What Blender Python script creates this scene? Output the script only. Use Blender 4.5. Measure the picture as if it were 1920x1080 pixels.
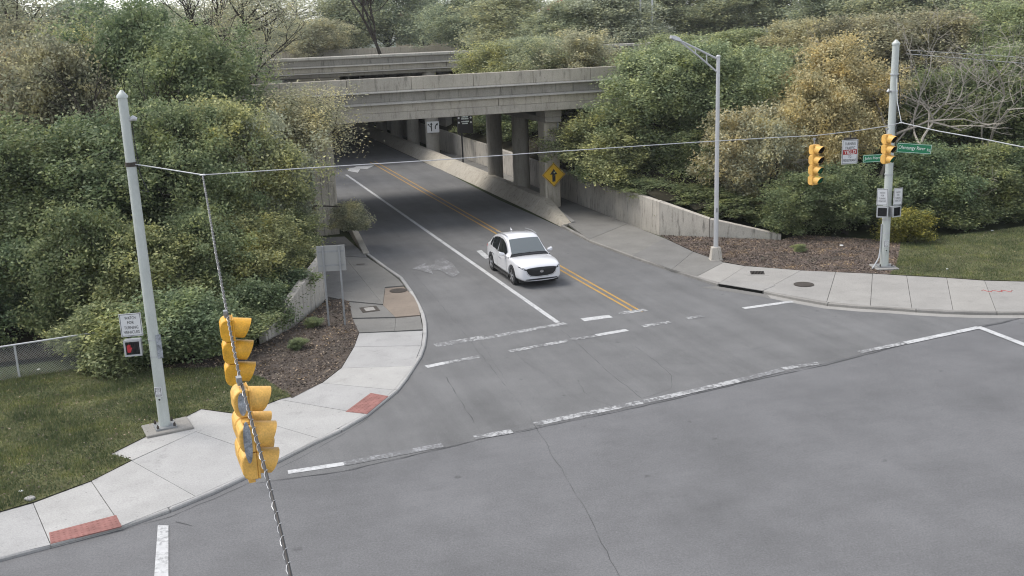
import bpy, bmesh, math, random
import numpy as np
from mathutils import Vector, Matrix
rad = math.radians
S = bpy.context.scene
for o in list(bpy.data.objects): bpy.data.objects.remove(o)
COL = S.collection

# ---------------------------------------------------------------- camera, sky, sun, exposure
cam = bpy.data.cameras.new('camera'); co = bpy.data.objects.new('camera', cam); COL.objects.link(co); S.camera = co
PITCH, ROLL = rad(14.3), rad(2.2)
fwd = Vector((0, math.cos(PITCH), -math.sin(PITCH)))
r0 = Vector((1, 0, 0)); u0 = Vector((0, math.sin(PITCH), math.cos(PITCH)))
rt = r0*math.cos(ROLL) - u0*math.sin(ROLL); upv = u0*math.cos(ROLL) + r0*math.sin(ROLL)
co.matrix_world = Matrix(((rt.x, upv.x, -fwd.x, 0), (rt.y, upv.y, -fwd.y, 0), (rt.z, upv.z, -fwd.z, 11.1), (0, 0, 0, 1)))
cam.sensor_width = 36; cam.lens = 1902/1920*36; cam.clip_start = .2; cam.clip_end = 4000

SUN_EL, SUN_AZ = rad(58), rad(-75)          # azimuth from +Y towards +X
wd = bpy.data.worlds.new('World'); S.world = wd; wd.use_nodes = True
wn = wd.node_tree; wn.nodes.clear()
sky = wn.nodes.new('ShaderNodeTexSky'); sky.sky_type = 'NISHITA'; sky.sun_disc = False
sky.sun_elevation = SUN_EL; sky.sun_rotation = SUN_AZ; sky.air_density = 1.0; sky.dust_density = 1.0; sky.ozone_density = 1.0
bg = wn.nodes.new('ShaderNodeBackground'); bg.inputs[1].default_value = .15
wo = wn.nodes.new('ShaderNodeOutputWorld')
hs = wn.nodes.new('ShaderNodeHueSaturation'); hs.inputs['Saturation'].default_value = .34
wn.links.new(sky.outputs[0], hs.inputs['Color']); wn.links.new(hs.outputs[0], bg.inputs[0]); wn.links.new(bg.outputs[0], wo.inputs[0])
sl = bpy.data.lights.new('sun', 'SUN'); so = bpy.data.objects.new('sun', sl); COL.objects.link(so)
sl.energy = 1.5; sl.angle = rad(30); sl.color = (1, .95, .87)
sd = Vector((math.sin(SUN_AZ)*math.cos(SUN_EL), math.cos(SUN_AZ)*math.cos(SUN_EL), math.sin(SUN_EL)))
so.rotation_euler = sd.to_track_quat('Z', 'Y').to_euler()
S.view_settings.view_transform = 'Standard'; S.view_settings.look = 'None'; S.view_settings.gamma = 1
S.view_settings.use_curve_mapping = False; S.cycles.pixel_filter_type = 'BLACKMAN_HARRIS'; S.cycles.filter_width = 1.1; S.view_settings.exposure = .96

# ---------------------------------------------------------------- surveyed ground coordinates in metres (x right, y away, camera pole at the origin)
L = {'car': [(0.167, 44.201, 0.0), (-0.891, 47.197, 0.0)],
 'cracks': [([(-4.752, 47.396, 0.0), (-3.354, 42.389, 0.0), (-1.725, 36.303, 0.0), (-1.162, 34.058, 0.0), (-0.293, 30.714, 0.0), (0.375, 28.144, 0.0), (0.564, 27.172, 0.0), (0.936, 25.116, 0.0),
              (1.182, 23.988, 0.0), (1.467, 22.334, 0.0), (1.659, 21.157, 0.0), (1.998, 18.849, 0.0)],
             0.035),
            ([(-2.29, 31.923, 0.0), (-1.996, 30.557, 0.0), (-1.64, 29.239, 0.0), (-1.33, 28.108, 0.0), (-1.068, 26.938, 0.0)], 0.07),
            ([(-0.086, 34.536, 0.0), (0.359, 33.106, 0.0), (0.953, 31.922, 0.0)], 0.035), ([(2.011, 31.113, 0.0), (2.148, 29.999, -0.0), (2.473, 29.163, 0.0), (3.054, 28.515, 0.0)], 0.04),
            ([(1.763, 36.95, 0.0), (2.401, 34.661, -0.0), (3.07, 31.836, 0.0), (3.838, 29.245, 0.0)], 0.05),
            ([(4.869, 32.393, 0.0), (5.986, 32.315, 0.0), (7.022, 32.991, 0.0), (8.058, 33.516, 0.0), (9.538, 34.192, 0.0)], 0.03),
            ([(4.282, 34.423, 0.0), (4.823, 32.568, 0.0), (5.084, 31.175, 0.0), (4.85, 29.941, 0.0), (3.838, 29.245, 0.0)], 0.035),
            ([(-6.789, 24.158, 0.0), (-6.008, 24.377, 0.0), (-4.667, 24.681, 0.0), (-1.058, 26.473, 0.0), (0.548, 27.174, 0.0), (2.199, 27.87, -0.0)], 0.05),
            ([(2.199, 27.87, -0.0), (3.695, 28.535, -0.0), (7.319, 30.354, 0.0), (10.288, 31.687, 0.0)], 0.1), ([(10.288, 31.687, 0.0), (13.46, 33.442, 0.0), (16.541, 35.034, 0.0)], 0.11),
            ([(16.541, 35.034, 0.0), (17.863, 35.541, 0.0), (18.799, 36.049, 0.0), (18.539, 36.411, 0.0)], 0.16),
            ([(-6.421, 25.009, 0.0), (-5.98, 25.659, 0.0), (-5.063, 27.256, 0.0), (-4.447, 28.43, 0.0)], 0.05),
            ([(-9.695, 21.655, 0.0), (-8.462, 22.492, 0.0), (-7.673, 23.375, 0.0), (-6.634, 24.694, 0.0)], 0.04), ([(-8.242, 22.2, 0.0), (-7.784, 21.948, 0.0)], 0.06),
            ([(-1.255, 35.774, 0.0), (-0.465, 32.087, 0.0), (-0.205, 31.007, 0.0)], 0.02), ([(10.486, 39.307, 0.0), (11.046, 37.5, 0.0), (11.833, 36.084, 0.0)], 0.03),
            ([(10.835, 35.392, 0.0), (11.291, 34.67, 0.0), (12.065, 33.315, 0.0)], 0.03)],
 'fence': [(-21.218, 31.093, 0.0), (-19.225, 32.215, -0.0), (-17.028, 33.186, 0.0), (-14.674, 34.325, -0.0)],
 'herrick': [(-3.422, 38.53, 0.0), (-3.28, 36.85, 0.0), (-3.228, 35.31, 0.0), (-3.27, 34.076, 0.0), (-3.419, 32.932, 0.0), (-3.568, 31.753, -0.0), (-3.759, 30.654, 0.0), (-4.48, 28.563, -0.0),
             (-5.701, 26.622, 0.0), (-6.74, 25.038, 0.0), (-6.796, 24.191, 0.0), (-6.014, 24.41, 0.0), (-4.673, 24.715, 0.0), (-1.059, 26.511, 0.0), (0.551, 27.254, 0.0), (3.707, 28.623, 0.0),
             (7.353, 30.501, 0.0), (10.338, 31.847, -0.0), (13.505, 33.56, 0.0), (16.627, 35.227, 0.0), (17.926, 35.673, 0.0), (18.777, 36.124, 0.0), (18.212, 36.567, 0.0), (16.395, 36.972, 0.0),
             (14.537, 37.767, 0.0), (12.486, 38.691, 0.0), (10.482, 40.923, 0.0), (8.899, 42.443, 0.0), (7.305, 45.61, 0.0), (5.98, 48.437, 0.0)],
 'inlet': [(8.899, 42.443, 0.0), (10.482, 40.923, 0.0)],
 'items': {'box_left': (-5.926, 40.537, 0.09),
           'cover_left': (-7.455, 49.065, 0.09),
           'cup': (24.753, 50.986, 0.15),
           'drain_right': (10.993, 44.034, 0.13),
           'leafscrap': (11.928, 50.311, 0.15),
           'manhole_left': (-5.026, 43.498, 0.09),
           'manhole_right': (12.386, 41.661, 0.13),
           'paper_a': (-12.755, 24.002, 0.1),
           'paper_b': (-9.008, 33.245, 0.1),
           'paper_c': (16.324, 48.839, 0.15),
           'paper_d': (19.181, 43.306, 0.15),
           'paper_e': (-16.798, 34.109, 0.1),
           'paper_f': (-7.196, 34.928, 0.1),
           'rock': (-12.286, 23.506, 0.1)},
 'joints_left': [[(-14.398, 19.252, 0.09), (-14.515, 21.817, 0.09)], [(-12.719, 20.106, 0.09), (-13.341, 22.469, 0.09)], [(-10.76, 21.116, 0.09), (-12.158, 23.337, 0.09)],
                 [(-9.425, 21.908, 0.09), (-11.168, 24.515, 0.09)], [(-8.095, 23.346, 0.09), (-10.543, 25.741, 0.09)], [(-6.504, 25.435, 0.09), (-9.373, 27.708, 0.09)],
                 [(-5.624, 26.822, 0.09), (-8.4, 28.916, 0.09)], [(-4.558, 28.602, 0.09), (-7.447, 30.139, 0.09)], [(-3.886, 30.62, 0.09), (-6.347, 31.556, 0.09)],
                 [(-3.47, 32.956, 0.09), (-5.942, 33.024, 0.09)], [(-3.373, 35.237, 0.09), (-5.843, 35.423, 0.09)], [(-3.458, 37.136, 0.09), (-5.898, 37.108, 0.09)]],
 'joints_right': [[(-5.705, 87.575, 0.13), (-6.354, 97.813, 0.13)], [(-0.635, 70.052, 0.13), (-0.928, 82.072, 0.13)], [(2.92, 60.113, 0.13), (3.348, 67.46, 0.13)],
                  [(4.178, 52.837, 0.13), (6.736, 56.899, 0.13)], [(5.998, 48.572, 0.13), (8.159, 52.355, 0.13)], [(7.389, 45.367, 0.13), (9.015, 48.89, 0.13)],
                  [(8.264, 43.871, 0.13), (9.98, 46.355, 0.13)], [(9.016, 42.571, 0.13), (10.795, 45.44, 0.13)], [(10.486, 40.955, 0.13), (13.003, 44.217, 0.13)],
                  [(12.491, 38.859, 0.13), (14.388, 43.677, 0.13)], [(13.958, 38.082, 0.13), (15.831, 43.135, 0.13)], [(15.338, 37.453, 0.13), (17.096, 42.53, 0.13)],
                  [(16.717, 36.988, 0.13), (18.563, 41.903, 0.13)], [(18.19, 36.627, 0.13), (19.866, 41.219, 0.13)], [(19.912, 36.382, 0.13), (21.421, 40.785, 0.13)],
                  [(22.165, 36.134, 0.13), (23.534, 39.995, 0.13)], [(25.2, 35.921, 0.13), (26.059, 39.157, 0.13)]],
 'kerb_inner_off': 0.17,
 'kerb_left': [(-11.375, 66.494, 0.0), (-9.788, 61.192, 0.0), (-7.341, 51.663, 0.0), (-6.04, 48.399, 0.0), (-5.095, 46.16, 0.0), (-4.391, 43.465, 0.0), (-3.916, 41.33, 0.0), (-3.594, 39.715, 0.0),
               (-3.411, 38.378, 0.0), (-3.28, 36.85, 0.0), (-3.228, 35.31, 0.0), (-3.27, 34.076, 0.0), (-3.419, 32.932, 0.0), (-3.568, 31.753, -0.0), (-3.759, 30.654, 0.0), (-4.48, 28.563, -0.0),
               (-5.079, 27.457, 0.0), (-5.701, 26.622, 0.0), (-6.74, 25.038, 0.0), (-7.741, 23.621, 0.0), (-8.535, 22.722, 0.0), (-9.417, 21.92, 0.0), (-10.756, 21.132, 0.0), (-11.674, 20.577, 0.0),
               (-13.055, 19.84, 0.0), (-14.571, 19.144, 0.0)],
 'kerb_right': [(-7.452, 89.858, 0.0), (-5.525, 84.361, 0.0), (-0.634, 67.65, 0.0), (2.946, 57.219, 0.0), (4.169, 52.768, 0.0), (5.98, 48.437, 0.0), (7.305, 45.61, 0.0), (8.899, 42.443, 0.0)],
 'kerb_right_b': [(10.482, 40.923, 0.0), (11.468, 39.742, 0.0), (12.486, 38.691, 0.0), (13.528, 38.145, 0.0), (14.537, 37.767, 0.0), (15.461, 37.329, 0.0), (16.395, 36.972, 0.0),
                  (17.283, 36.735, 0.0), (18.212, 36.567, 0.0), (19.151, 36.435, 0.0), (22.151, 36.086, 0.0), (25.142, 35.808, 0.0)],
 'lawn_left': [(-19.552, 22.855, 0.11), (-15.985, 21.767, 0.11), (-14.504, 21.804, 0.11), (-13.331, 22.457, 0.11), (-12.163, 23.356, 0.11), (-11.161, 24.504, 0.11), (-10.55, 25.768, 0.11),
               (-11.307, 26.234, 0.11), (-9.743, 29.542, 0.11), (-8.502, 29.008, 0.11), (-8.396, 28.909, 0.11), (-7.444, 30.133, 0.11), (-7.099, 30.335, 0.11), (-8.275, 32.035, 0.11),
               (-9.883, 33.433, 0.11), (-12.382, 33.73, 0.11), (-15.119, 34.055, 0.11), (-18.263, 33.569, 0.11), (-22.932, 32.742, 0.11), (-26.038, 31.561, 0.11)],
 'lawn_right': [(16.48, 42.865, 0.145), (17.252, 44.173, 0.145), (19.499, 49.432, 0.145), (22.853, 50.405, 0.145), (26.785, 51.762, 0.145), (35.843, 53.741, 0.145), (34.666, 44.406, 0.145),
                (26.073, 39.183, 0.145), (23.548, 40.023, 0.145), (21.434, 40.815, 0.145), (19.879, 41.25, 0.145), (18.576, 41.936, 0.145), (17.109, 42.564, 0.145)],
 'marks': [('centre_line', 'yellow', [(5.096, 38.858, 0.0), (5.191, 38.889, 0.0), (-11.967, 92.021, 0.0), (-12.062, 91.99, 0.0)]),
           ('centre_line', 'yellow', [(4.799, 38.861, 0.0), (4.894, 38.892, 0.0), (-12.269, 91.349, 0.0), (-12.364, 91.318, 0.0)]),
           ('lane_line', 'white', [(1.633, 37.792, 0.0), (1.823, 37.855, 0.0), (-13.21, 83.502, 0.0), (-13.4, 83.439, 0.0)]),
           ('stop_line', 'worn', [(-2.981, 35.665, 0.0), (-2.795, 35.255, 0.0), (-0.973, 36.08, 0.0), (-1.159, 36.49, 0.0)]),
           ('stop_line', 'worn', [(-1.292, 36.246, 0.0), (-1.152, 35.959, 0.0), (2.123, 37.562, 0.0), (1.982, 37.849, 0.0)]),
           ('stop_line', 'white2', [(2.635, 38.262, 0.0), (2.765, 37.863, 0.0), (3.909, 38.235, 0.0), (3.779, 38.635, 0.0)]),
           ('stop_line', 'worn', [(4.141, 38.938, 0.0), (4.253, 38.606, 0.0), (5.409, 38.995, 0.0), (5.298, 39.327, 0.0)]),
           ('crosswalk_line', 'white2', [(-3.112, 33.18, -0.0), (-2.978, 32.934, -0.0), (-2.374, 33.263, -0.0), (-2.508, 33.509, -0.0)]),
           ('crosswalk_line', 'worn', [(-2.498, 33.503, -0.0), (-2.385, 33.269, -0.0), (-1.16, 33.857, 0.0), (-1.273, 34.091, 0.0)]),
           ('crosswalk_line', 'worn', [(-0.238, 34.547, 0.0), (-0.125, 34.302, 0.0), (2.028, 35.301, -0.0), (1.914, 35.546, -0.0)]),
           ('crosswalk_line', 'worn', [(1.997, 35.675, 0.0), (2.078, 35.418, 0.0), (3.125, 35.748, -0.0), (3.044, 36.005, -0.0)]),
           ('crosswalk_line', 'white2', [(2.996, 36.077, 0.0), (3.108, 35.82, 0.0), (4.317, 36.347, 0.0), (4.205, 36.603, 0.0)]),
           ('crosswalk_line', 'worn', [(4.847, 37.014, 0.0), (4.948, 36.753, 0.0), (6.049, 37.181, 0.0), (5.948, 37.442, 0.0)]),
           ('crosswalk_line', 'worn', [(6.677, 37.87, 0.0), (6.778, 37.588, 0.0), (7.534, 37.859, 0.0), (7.432, 38.142, 0.0)]),
           ('crosswalk_line', 'white2', [(9.125, 38.939, 0.0), (9.213, 38.684, 0.0), (11.372, 39.427, 0.0), (11.285, 39.682, 0.0)]),
           ('crosswalk_line', 'white2', [(-6.123, 24.893, 0.0), (-6.056, 24.662, 0.0), (-4.64, 25.074, 0.0), (-4.707, 25.304, 0.0)]),
           ('crosswalk_line', 'faint', [(-4.728, 25.328, 0.0), (-4.619, 25.049, 0.0), (-2.034, 26.057, 0.0), (-2.143, 26.337, 0.0)]),
           ('crosswalk_line', 'worn', [(-1.275, 26.785, 0.0), (-1.179, 26.501, 0.0), (-0.109, 26.863, 0.0), (-0.205, 27.147, 0.0)]),
           ('crosswalk_line', 'worn', [(0.436, 27.6, 0.0), (0.556, 27.325, 0.0), (4.493, 29.043, -0.0), (4.373, 29.318, -0.0)]),
           ('crosswalk_line', 'worn', [(4.367, 29.315, -0.0), (4.499, 29.046, -0.0), (7.16, 30.345, 0.0), (7.028, 30.615, 0.0)]),
           ('crosswalk_line', 'faint', [(7.023, 30.613, 0.0), (7.164, 30.348, 0.0), (8.768, 31.202, 0.0), (8.627, 31.467, 0.0)]),
           ('crosswalk_line', 'worn', [(8.714, 31.567, 0.0), (8.805, 31.302, 0.0), (10.11, 31.747, 0.0), (10.019, 32.012, 0.0)]),
           ('crosswalk_line', 'worn', [(11.695, 32.936, 0.0), (11.8, 32.698, 0.0), (13.726, 33.543, 0.0), (13.622, 33.781, 0.0)]),
           ('crosswalk_line', 'white2', [(13.571, 33.76, 0.0), (13.683, 33.514, 0.0), (16.928, 35.003, 0.0), (16.815, 35.248, 0.0)]),
           ('crosswalk_line', 'white2', [(16.977, 35.23, 0.0), (16.715, 35.163, 0.0), (17.529, 31.99, 0.0), (17.791, 32.057, 0.0)]),
           ('crosswalk_line', 'white2', [(-8.615, 22.015, 0.0), (-8.355, 21.994, 0.0), (-7.471, 19.221, 0.0), (-7.793, 19.244, 0.0)]),
           ('turn_arrow', 'faint',
            [(-4.811, 48.078, 0.0), (-4.248, 49.261, 0.0), (-4.223, 48.552, 0.0), (-3.769, 48.825, 0.0), (-3.831, 49.791, 0.0), (-3.453, 50.216, 0.0), (-2.904, 48.912, 0.0), (-2.449, 46.796, 0.0),
             (-2.71, 45.879, 0.0), (-3.427, 47.509, 0.0), (-3.876, 47.696, 0.0), (-3.713, 46.787, 0.0)]),
           ('lane_arrow', 'white2', [(-1.782, 51.573, 0.0), (-1.508, 51.72, 0.0), (-1.014, 49.787, 0.0), (-1.279, 49.589, 0.0)]),
           ('lane_arrow', 'white2',
            [(-13.446, 85.624, 0.0), (-12.46, 84.359, 0.0), (-12.581, 86.899, 0.0), (-11.965, 86.38, 0.0), (-11.614, 88.725, 0.0), (-13.192, 88.653, 0.0), (-13.256, 87.789, 0.0),
             (-13.803, 87.425, 0.0)])],
 'mulch_left': [(-7.979, 42.249, 0.102), (-8.65, 38.152, 0.102), (-9.653, 35.545, 0.102), (-11.162, 34.672, 0.102), (-12.43, 33.875, 0.102), (-9.86, 33.34, 0.102), (-8.257, 31.949, 0.102),
                (-7.074, 30.209, 0.102), (-6.35, 31.574, 0.102), (-5.945, 33.046, 0.102), (-5.846, 35.449, 0.102), (-5.902, 37.139, 0.102), (-6.441, 39.206, 0.102), (-6.99, 41.926, 0.102),
                (-7.386, 42.428, 0.102)],
 'mulch_right': [(8.004, 53.194, 0.14), (13.872, 50.796, 0.14), (15.154, 51.939, 0.14), (19.507, 49.454, 0.14), (17.26, 44.193, 0.14), (16.488, 42.885, 0.14), (15.834, 43.143, 0.14),
                 (14.368, 43.69, 0.14), (12.991, 44.177, 0.14), (10.809, 45.504, 0.14), (9.994, 46.421, 0.14), (9.029, 48.965, 0.14), (8.172, 52.445, 0.14)],
 'old_left': [[(-5.918, 37.251, 0.09), (-4.553, 37.282, 0.09), (-4.695, 39.082, 0.09), (-6.459, 39.173, 0.09)],
              [(-4.553, 37.282, 0.09), (-3.475, 37.352, 0.09), (-3.726, 39.258, 0.09), (-4.695, 39.082, 0.09)],
              [(-6.482, 39.331, 0.09), (-4.733, 39.243, 0.09), (-5.441, 41.138, 0.09), (-7.008, 41.885, 0.09)],
              [(-4.733, 39.243, 0.09), (-3.739, 39.418, 0.09), (-3.945, 40.919, 0.09), (-4.245, 42.362, 0.09), (-4.859, 44.241, 0.09), (-5.681, 44.077, 0.09), (-5.441, 41.138, 0.09)],
              [(-7.034, 42.065, 0.09), (-5.461, 41.311, 0.09), (-8.581, 51.093, 0.09), (-9.442, 48.935, 0.09), (-8.457, 43.273, 0.09)],
              [(-5.461, 41.311, 0.09), (-5.703, 44.275, 0.09), (-4.878, 44.44, 0.09), (-5.21, 45.603, 0.09), (-6.097, 47.798, 0.09), (-7.283, 50.612, 0.09), (-8.581, 51.093, 0.09)],
              [(-9.484, 49.176, 0.09), (-8.601, 51.223, 0.09), (-7.3, 50.74, 0.09), (-9.373, 56.533, 0.09), (-10.731, 56.339, 0.09)]],
 'pad_left': [(-11.314, 26.244, 0.09), (-9.747, 29.549, 0.09), (-8.506, 29.015, 0.09), (-8.389, 28.871, 0.09), (-9.373, 27.708, 0.09), (-10.556, 25.778, 0.09)],
 'road_origin': (5.227, 39.02, 0.0),
 'signals': {'dog': (-3.381, 11.845, 6.98), 'four': (10.745, 35.424, 6.98), 'three': (-4.377, 14.983, 7.05), 'threer': (13.735, 36.69, 7.096), 'yield': (12.194, 36.038, 7.01)},
 'spots': {'lamp': (9.733, 46.985, 0.1), 'pole_left': (-10.361, 28.028, 0.1), 'pole_right': (16.693, 44.144, 0.1), 'sign_a': (-7.228, 38.261, 0.1), 'sign_b': (-6.609, 38.325, 0.1)},
 'tactile': [[(-11.048, 21.697, 0.09), (-10.771, 21.142, 0.09), (-9.416, 21.88, 0.09), (-9.762, 22.478, 0.09)],
             [(-5.171, 28.842, 0.09), (-4.609, 30.405, 0.09), (-4.011, 30.05, 0.09), (-4.493, 28.596, 0.09)]],
 'wall_left': [(-8.099, 42.918, 0.0), (-8.538, 40.171, 0.0), (-8.858, 38.302, 0.0), (-9.316, 36.611, 0.0)],
 'wall_right': [(-6.456, 99.435, 0.0), (-0.845, 81.729, 0.0), (3.4, 68.485, -0.0), (6.835, 57.736, 0.0), (8.128, 54.017, 0.0), (10.503, 52.402, 0.0), (14.049, 51.445, 0.0)],
 'wire_mr': [(14.317, 36.936, 7.3), (15.003, 35.311, 7.124), (15.718, 33.618, 7.014), (16.371, 32.071, 6.88), (17.321, 29.821, 6.64)],
 'wire_nc': [(-8.233, 27.386, 7.6), (-6.837, 22.922, 7.35), (-5.647, 19.068, 7.15), (-4.792, 16.337, 7.08), (-4.094, 14.104, 7.03), (-3.505, 12.242, 7.0), (-2.883, 10.394, 7.0), (-2.378, 8.887, 7.05),
             (-2.033, 7.809, 7.1), (-1.76, 6.927, 7.15), (-1.518, 6.128, 7.2), (0.1, 0.6, 7.4)],
 'wire_nm': [(-8.233, 27.386, 7.6), (-6.656, 28.054, 7.565), (-4.719, 28.874, 7.516), (-2.06, 30.001, 7.441), (0.814, 31.218, 7.392), (3.389, 32.308, 7.334), (6.147, 33.476, 7.272),
             (9.11, 34.731, 7.187), (10.782, 35.439, 7.125), (12.297, 36.081, 7.153), (13.749, 36.696, 7.229), (14.317, 36.936, 7.3)],
 'zL': {'btn': 1.07, 'cap': 9.88, 'eye': 9.14, 'ped': 2.65, 'sign': 3.31, 'stick': 1.3, 'top': 9.71, 'wire': 7.89},
 'zR': {'band': 7.8, 'bridle': 8.5, 'ped': 2.72, 'psign': 3.38, 'sign': 5.45, 'sign2': 5.1, 'stick': 1.27}}

O = Vector(L['road_origin'])
DD = Vector((math.cos(rad(108)), math.sin(rad(108)), 0)); NN = Vector((-DD.y, DD.x, 0))
def W(n, s, z=0.): v = O + DD*s + NN*n; return Vector((v.x, v.y, z))       # underpass road frame: n to the left, s along
def NS(p): q = Vector((p[0], p[1], 0)) - O; return q.dot(NN), q.dot(DD)
RZ = rad(18)                                                               # rotation that lays local +y along the underpass road

# ---------------------------------------------------------------- materials
MATS = {}
def nmat(name, build, rough=.8, spec=.3, metal=0., **kw):
    m = bpy.data.materials.new(name); m.use_nodes = True; t = m.node_tree; b = t.nodes['Principled BSDF']
    b.inputs['Roughness'].default_value = rough; b.inputs['Specular IOR Level'].default_value = spec; b.inputs['Metallic'].default_value = metal
    build(t, b); MATS[name] = m; return m
def node(t, ty, **kw):
    n = t.nodes.new(ty)
    for k, v in kw.items(): setattr(n, k, v)
    return n
def pos(t, scale=(1, 1, 1), obj=False):
    g = node(t, 'ShaderNodeTexCoord') if obj else node(t, 'ShaderNodeNewGeometry')
    mp = node(t, 'ShaderNodeMapping'); mp.inputs['Scale'].default_value = scale
    t.links.new(g.outputs['Object' if obj else 'Position'], mp.inputs[0]); return mp.outputs[0]
def noise(t, vec, scale, detail=4., rough=.6):
    n = node(t, 'ShaderNodeTexNoise'); n.inputs['Scale'].default_value = scale; n.inputs['Detail'].default_value = detail; n.inputs['Roughness'].default_value = rough
    t.links.new(vec, n.inputs[0]); return n.outputs[0]
def ramp(t, fac, stops):
    r = node(t, 'ShaderNodeValToRGB'); e = r.color_ramp.elements
    while len(e) < len(stops): e.new(.5)
    for k, (p, c) in enumerate(stops):
        e[k].position = p; e[k].color = (*c, 1) if len(c) == 3 else c
    t.links.new(fac, r.inputs[0]); return r.outputs[0]
def mix(t, a, b, fac, mode='MIX'):
    m = node(t, 'ShaderNodeMix', data_type='RGBA', blend_type=mode)
    for sock, v in ((m.inputs[0], fac), (m.inputs[6], a), (m.inputs[7], b)):
        if hasattr(v, 'links') or hasattr(v, 'is_linked'): t.links.new(v, sock)
        elif isinstance(v, (int, float)): sock.default_value = v
        else: sock.default_value = (*v, 1)
    return m.outputs[2]
def bump(t, b, h, strength=.3, dist=.02):
    n = node(t, 'ShaderNodeBump'); n.inputs['Strength'].default_value = strength; n.inputs['Distance'].default_value = dist
    t.links.new(h, n.inputs['Height']); t.links.new(n.outputs[0], b.inputs['Normal'])
def g3(v): return (v, v, v)
def mottled(name, c, var=.25, scale=1.5, fine=40., rough=.85, spec=.25, stretch=(1, 1, 1), bmp=.15, metal=0., obj=False):
    def f(t, b):
        v = pos(t, stretch, obj); n1 = noise(t, v, scale, 5); n2 = noise(t, v, fine, 3, .7)
        lo = tuple(x*(1-var) for x in c); hi = tuple(min(1, x*(1+var)) for x in c)
        col = ramp(t, n1, [(.3, lo), (.7, hi)])
        sp = ramp(t, n2, [(.3, g3(1-var*.7)), (.7, g3(1+var*.5))])
        t.links.new(mix(t, col, sp, 1., 'MULTIPLY'), b.inputs['Base Color'])
        if bmp: bump(t, b, n2, bmp, .01)
    return nmat(name, f, rough, spec, metal)
def flat(name, c, rough=.5, spec=.4, metal=0., emit=0., coat=0.):
    def f(t, b):
        b.inputs['Base Color'].default_value = (*c, 1)
        if emit: b.inputs['Emission Color'].default_value = (*c, 1); b.inputs['Emission Strength'].default_value = emit
        if coat: b.inputs['Coat Weight'].default_value = coat; b.inputs['Coat Roughness'].default_value = .05
    return nmat(name, f, rough, spec, metal)

def asphalt(name, base, along, lane):
    def f(t, b):
        v = pos(t); vr = node(t, 'ShaderNodeMapping'); vr.inputs['Rotation'].default_value = (0, 0, -rad(along)); vr.inputs['Scale'].default_value = (1, 1, 1)
        t.links.new(v, vr.inputs[0])
        vs = node(t, 'ShaderNodeMapping'); vs.inputs['Scale'].default_value = (.05, .8, 1); t.links.new(vr.outputs[0], vs.inputs[0])
        streak = ramp(t, noise(t, vs.outputs[0], 1.2, 4), [(.3, g3(1-lane)), (.7, g3(1+lane*.7))])
        vd = node(t, 'ShaderNodeMapping'); vd.inputs['Scale'].default_value = (.25, 2.2, 1); t.links.new(vr.outputs[0], vd.inputs[0])
        scuff = ramp(t, noise(t, vd.outputs[0], 1.5, 6, .7), [(.35, g3(.9)), (.6, g3(1.05))])
        blot = ramp(t, noise(t, v, .3, 7, .7), [(.3, g3(.8)), (.7, g3(1.16))])
        fine = ramp(t, noise(t, v, 22., 5, .85), [(.32, g3(.6)), (.68, g3(1.36))])
        grit = ramp(t, noise(t, v, 48., 2, .6), [(.62, g3(1.)), (.74, g3(1.5))])
        spk = ramp(t, noise(t, v, 8., 7, .8), [(.29, g3(.35)), (.35, g3(1.)), (.72, g3(1.)), (.8, g3(1.3))])
        drop = ramp(t, noise(t, v, 2.3, 2, .4), [(.2, g3(.6)), (.27, g3(1.))])
        c = mix(t, base, streak, 1., 'MULTIPLY')
        for q, k in ((scuff, .25), (blot, 1.), (fine, .8), (grit, .8), (spk, .7), (drop, .8)): c = mix(t, c, q, k, 'MULTIPLY')
        t.links.new(c, b.inputs['Base Color']); bump(t, b, noise(t, v, 60., 3, .8), .35, .012)
    return nmat(name, f, .82, .3)
asphalt('asphalt_new', (.137, .136, .139), 20, .025)
asphalt('asphalt_old', (.143, .142, .142), 108, .13)
def paint(name, c, under, lo, hi, scale=9.):
    def f(t, b):
        v = pos(t); n = noise(t, v, scale, 6, .75); n2 = noise(t, v, 1.3, 2)
        a = node(t, 'ShaderNodeMath', operation='ADD'); t.links.new(n, a.inputs[0]); 
        s = node(t, 'ShaderNodeMath', operation='MULTIPLY_ADD'); t.links.new(n2, s.inputs[0]); s.inputs[1].default_value = .5; s.inputs[2].default_value = -.25
        t.links.new(s.outputs[0], a.inputs[1])
        fac = ramp(t, a.outputs[0], [(lo, g3(0)), (hi, g3(1))])
        col = mix(t, c, tuple(x*.82 for x in c), ramp(t, noise(t, v, 5., 4), [(.35, g3(0)), (.65, g3(1))]))
        t.links.new(mix(t, under, col, fac), b.inputs['Base Color'])
    return nmat(name, f, .7, .3)
UND = (.14, .139, .14)
paint('paint_white', (.52, .52, .52), (.26, .26, .26), .34, .5); paint('paint_worn', (.43, .43, .43), UND, .45, .58, 8.); paint('paint_faint', (.33, .33, .34), UND, .47, .64, 10.)
paint('paint_yellow', (.46, .27, .06), (.13, .12, .11), .3, .42)
flat('tar', (.062, .062, .064), .8)

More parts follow.
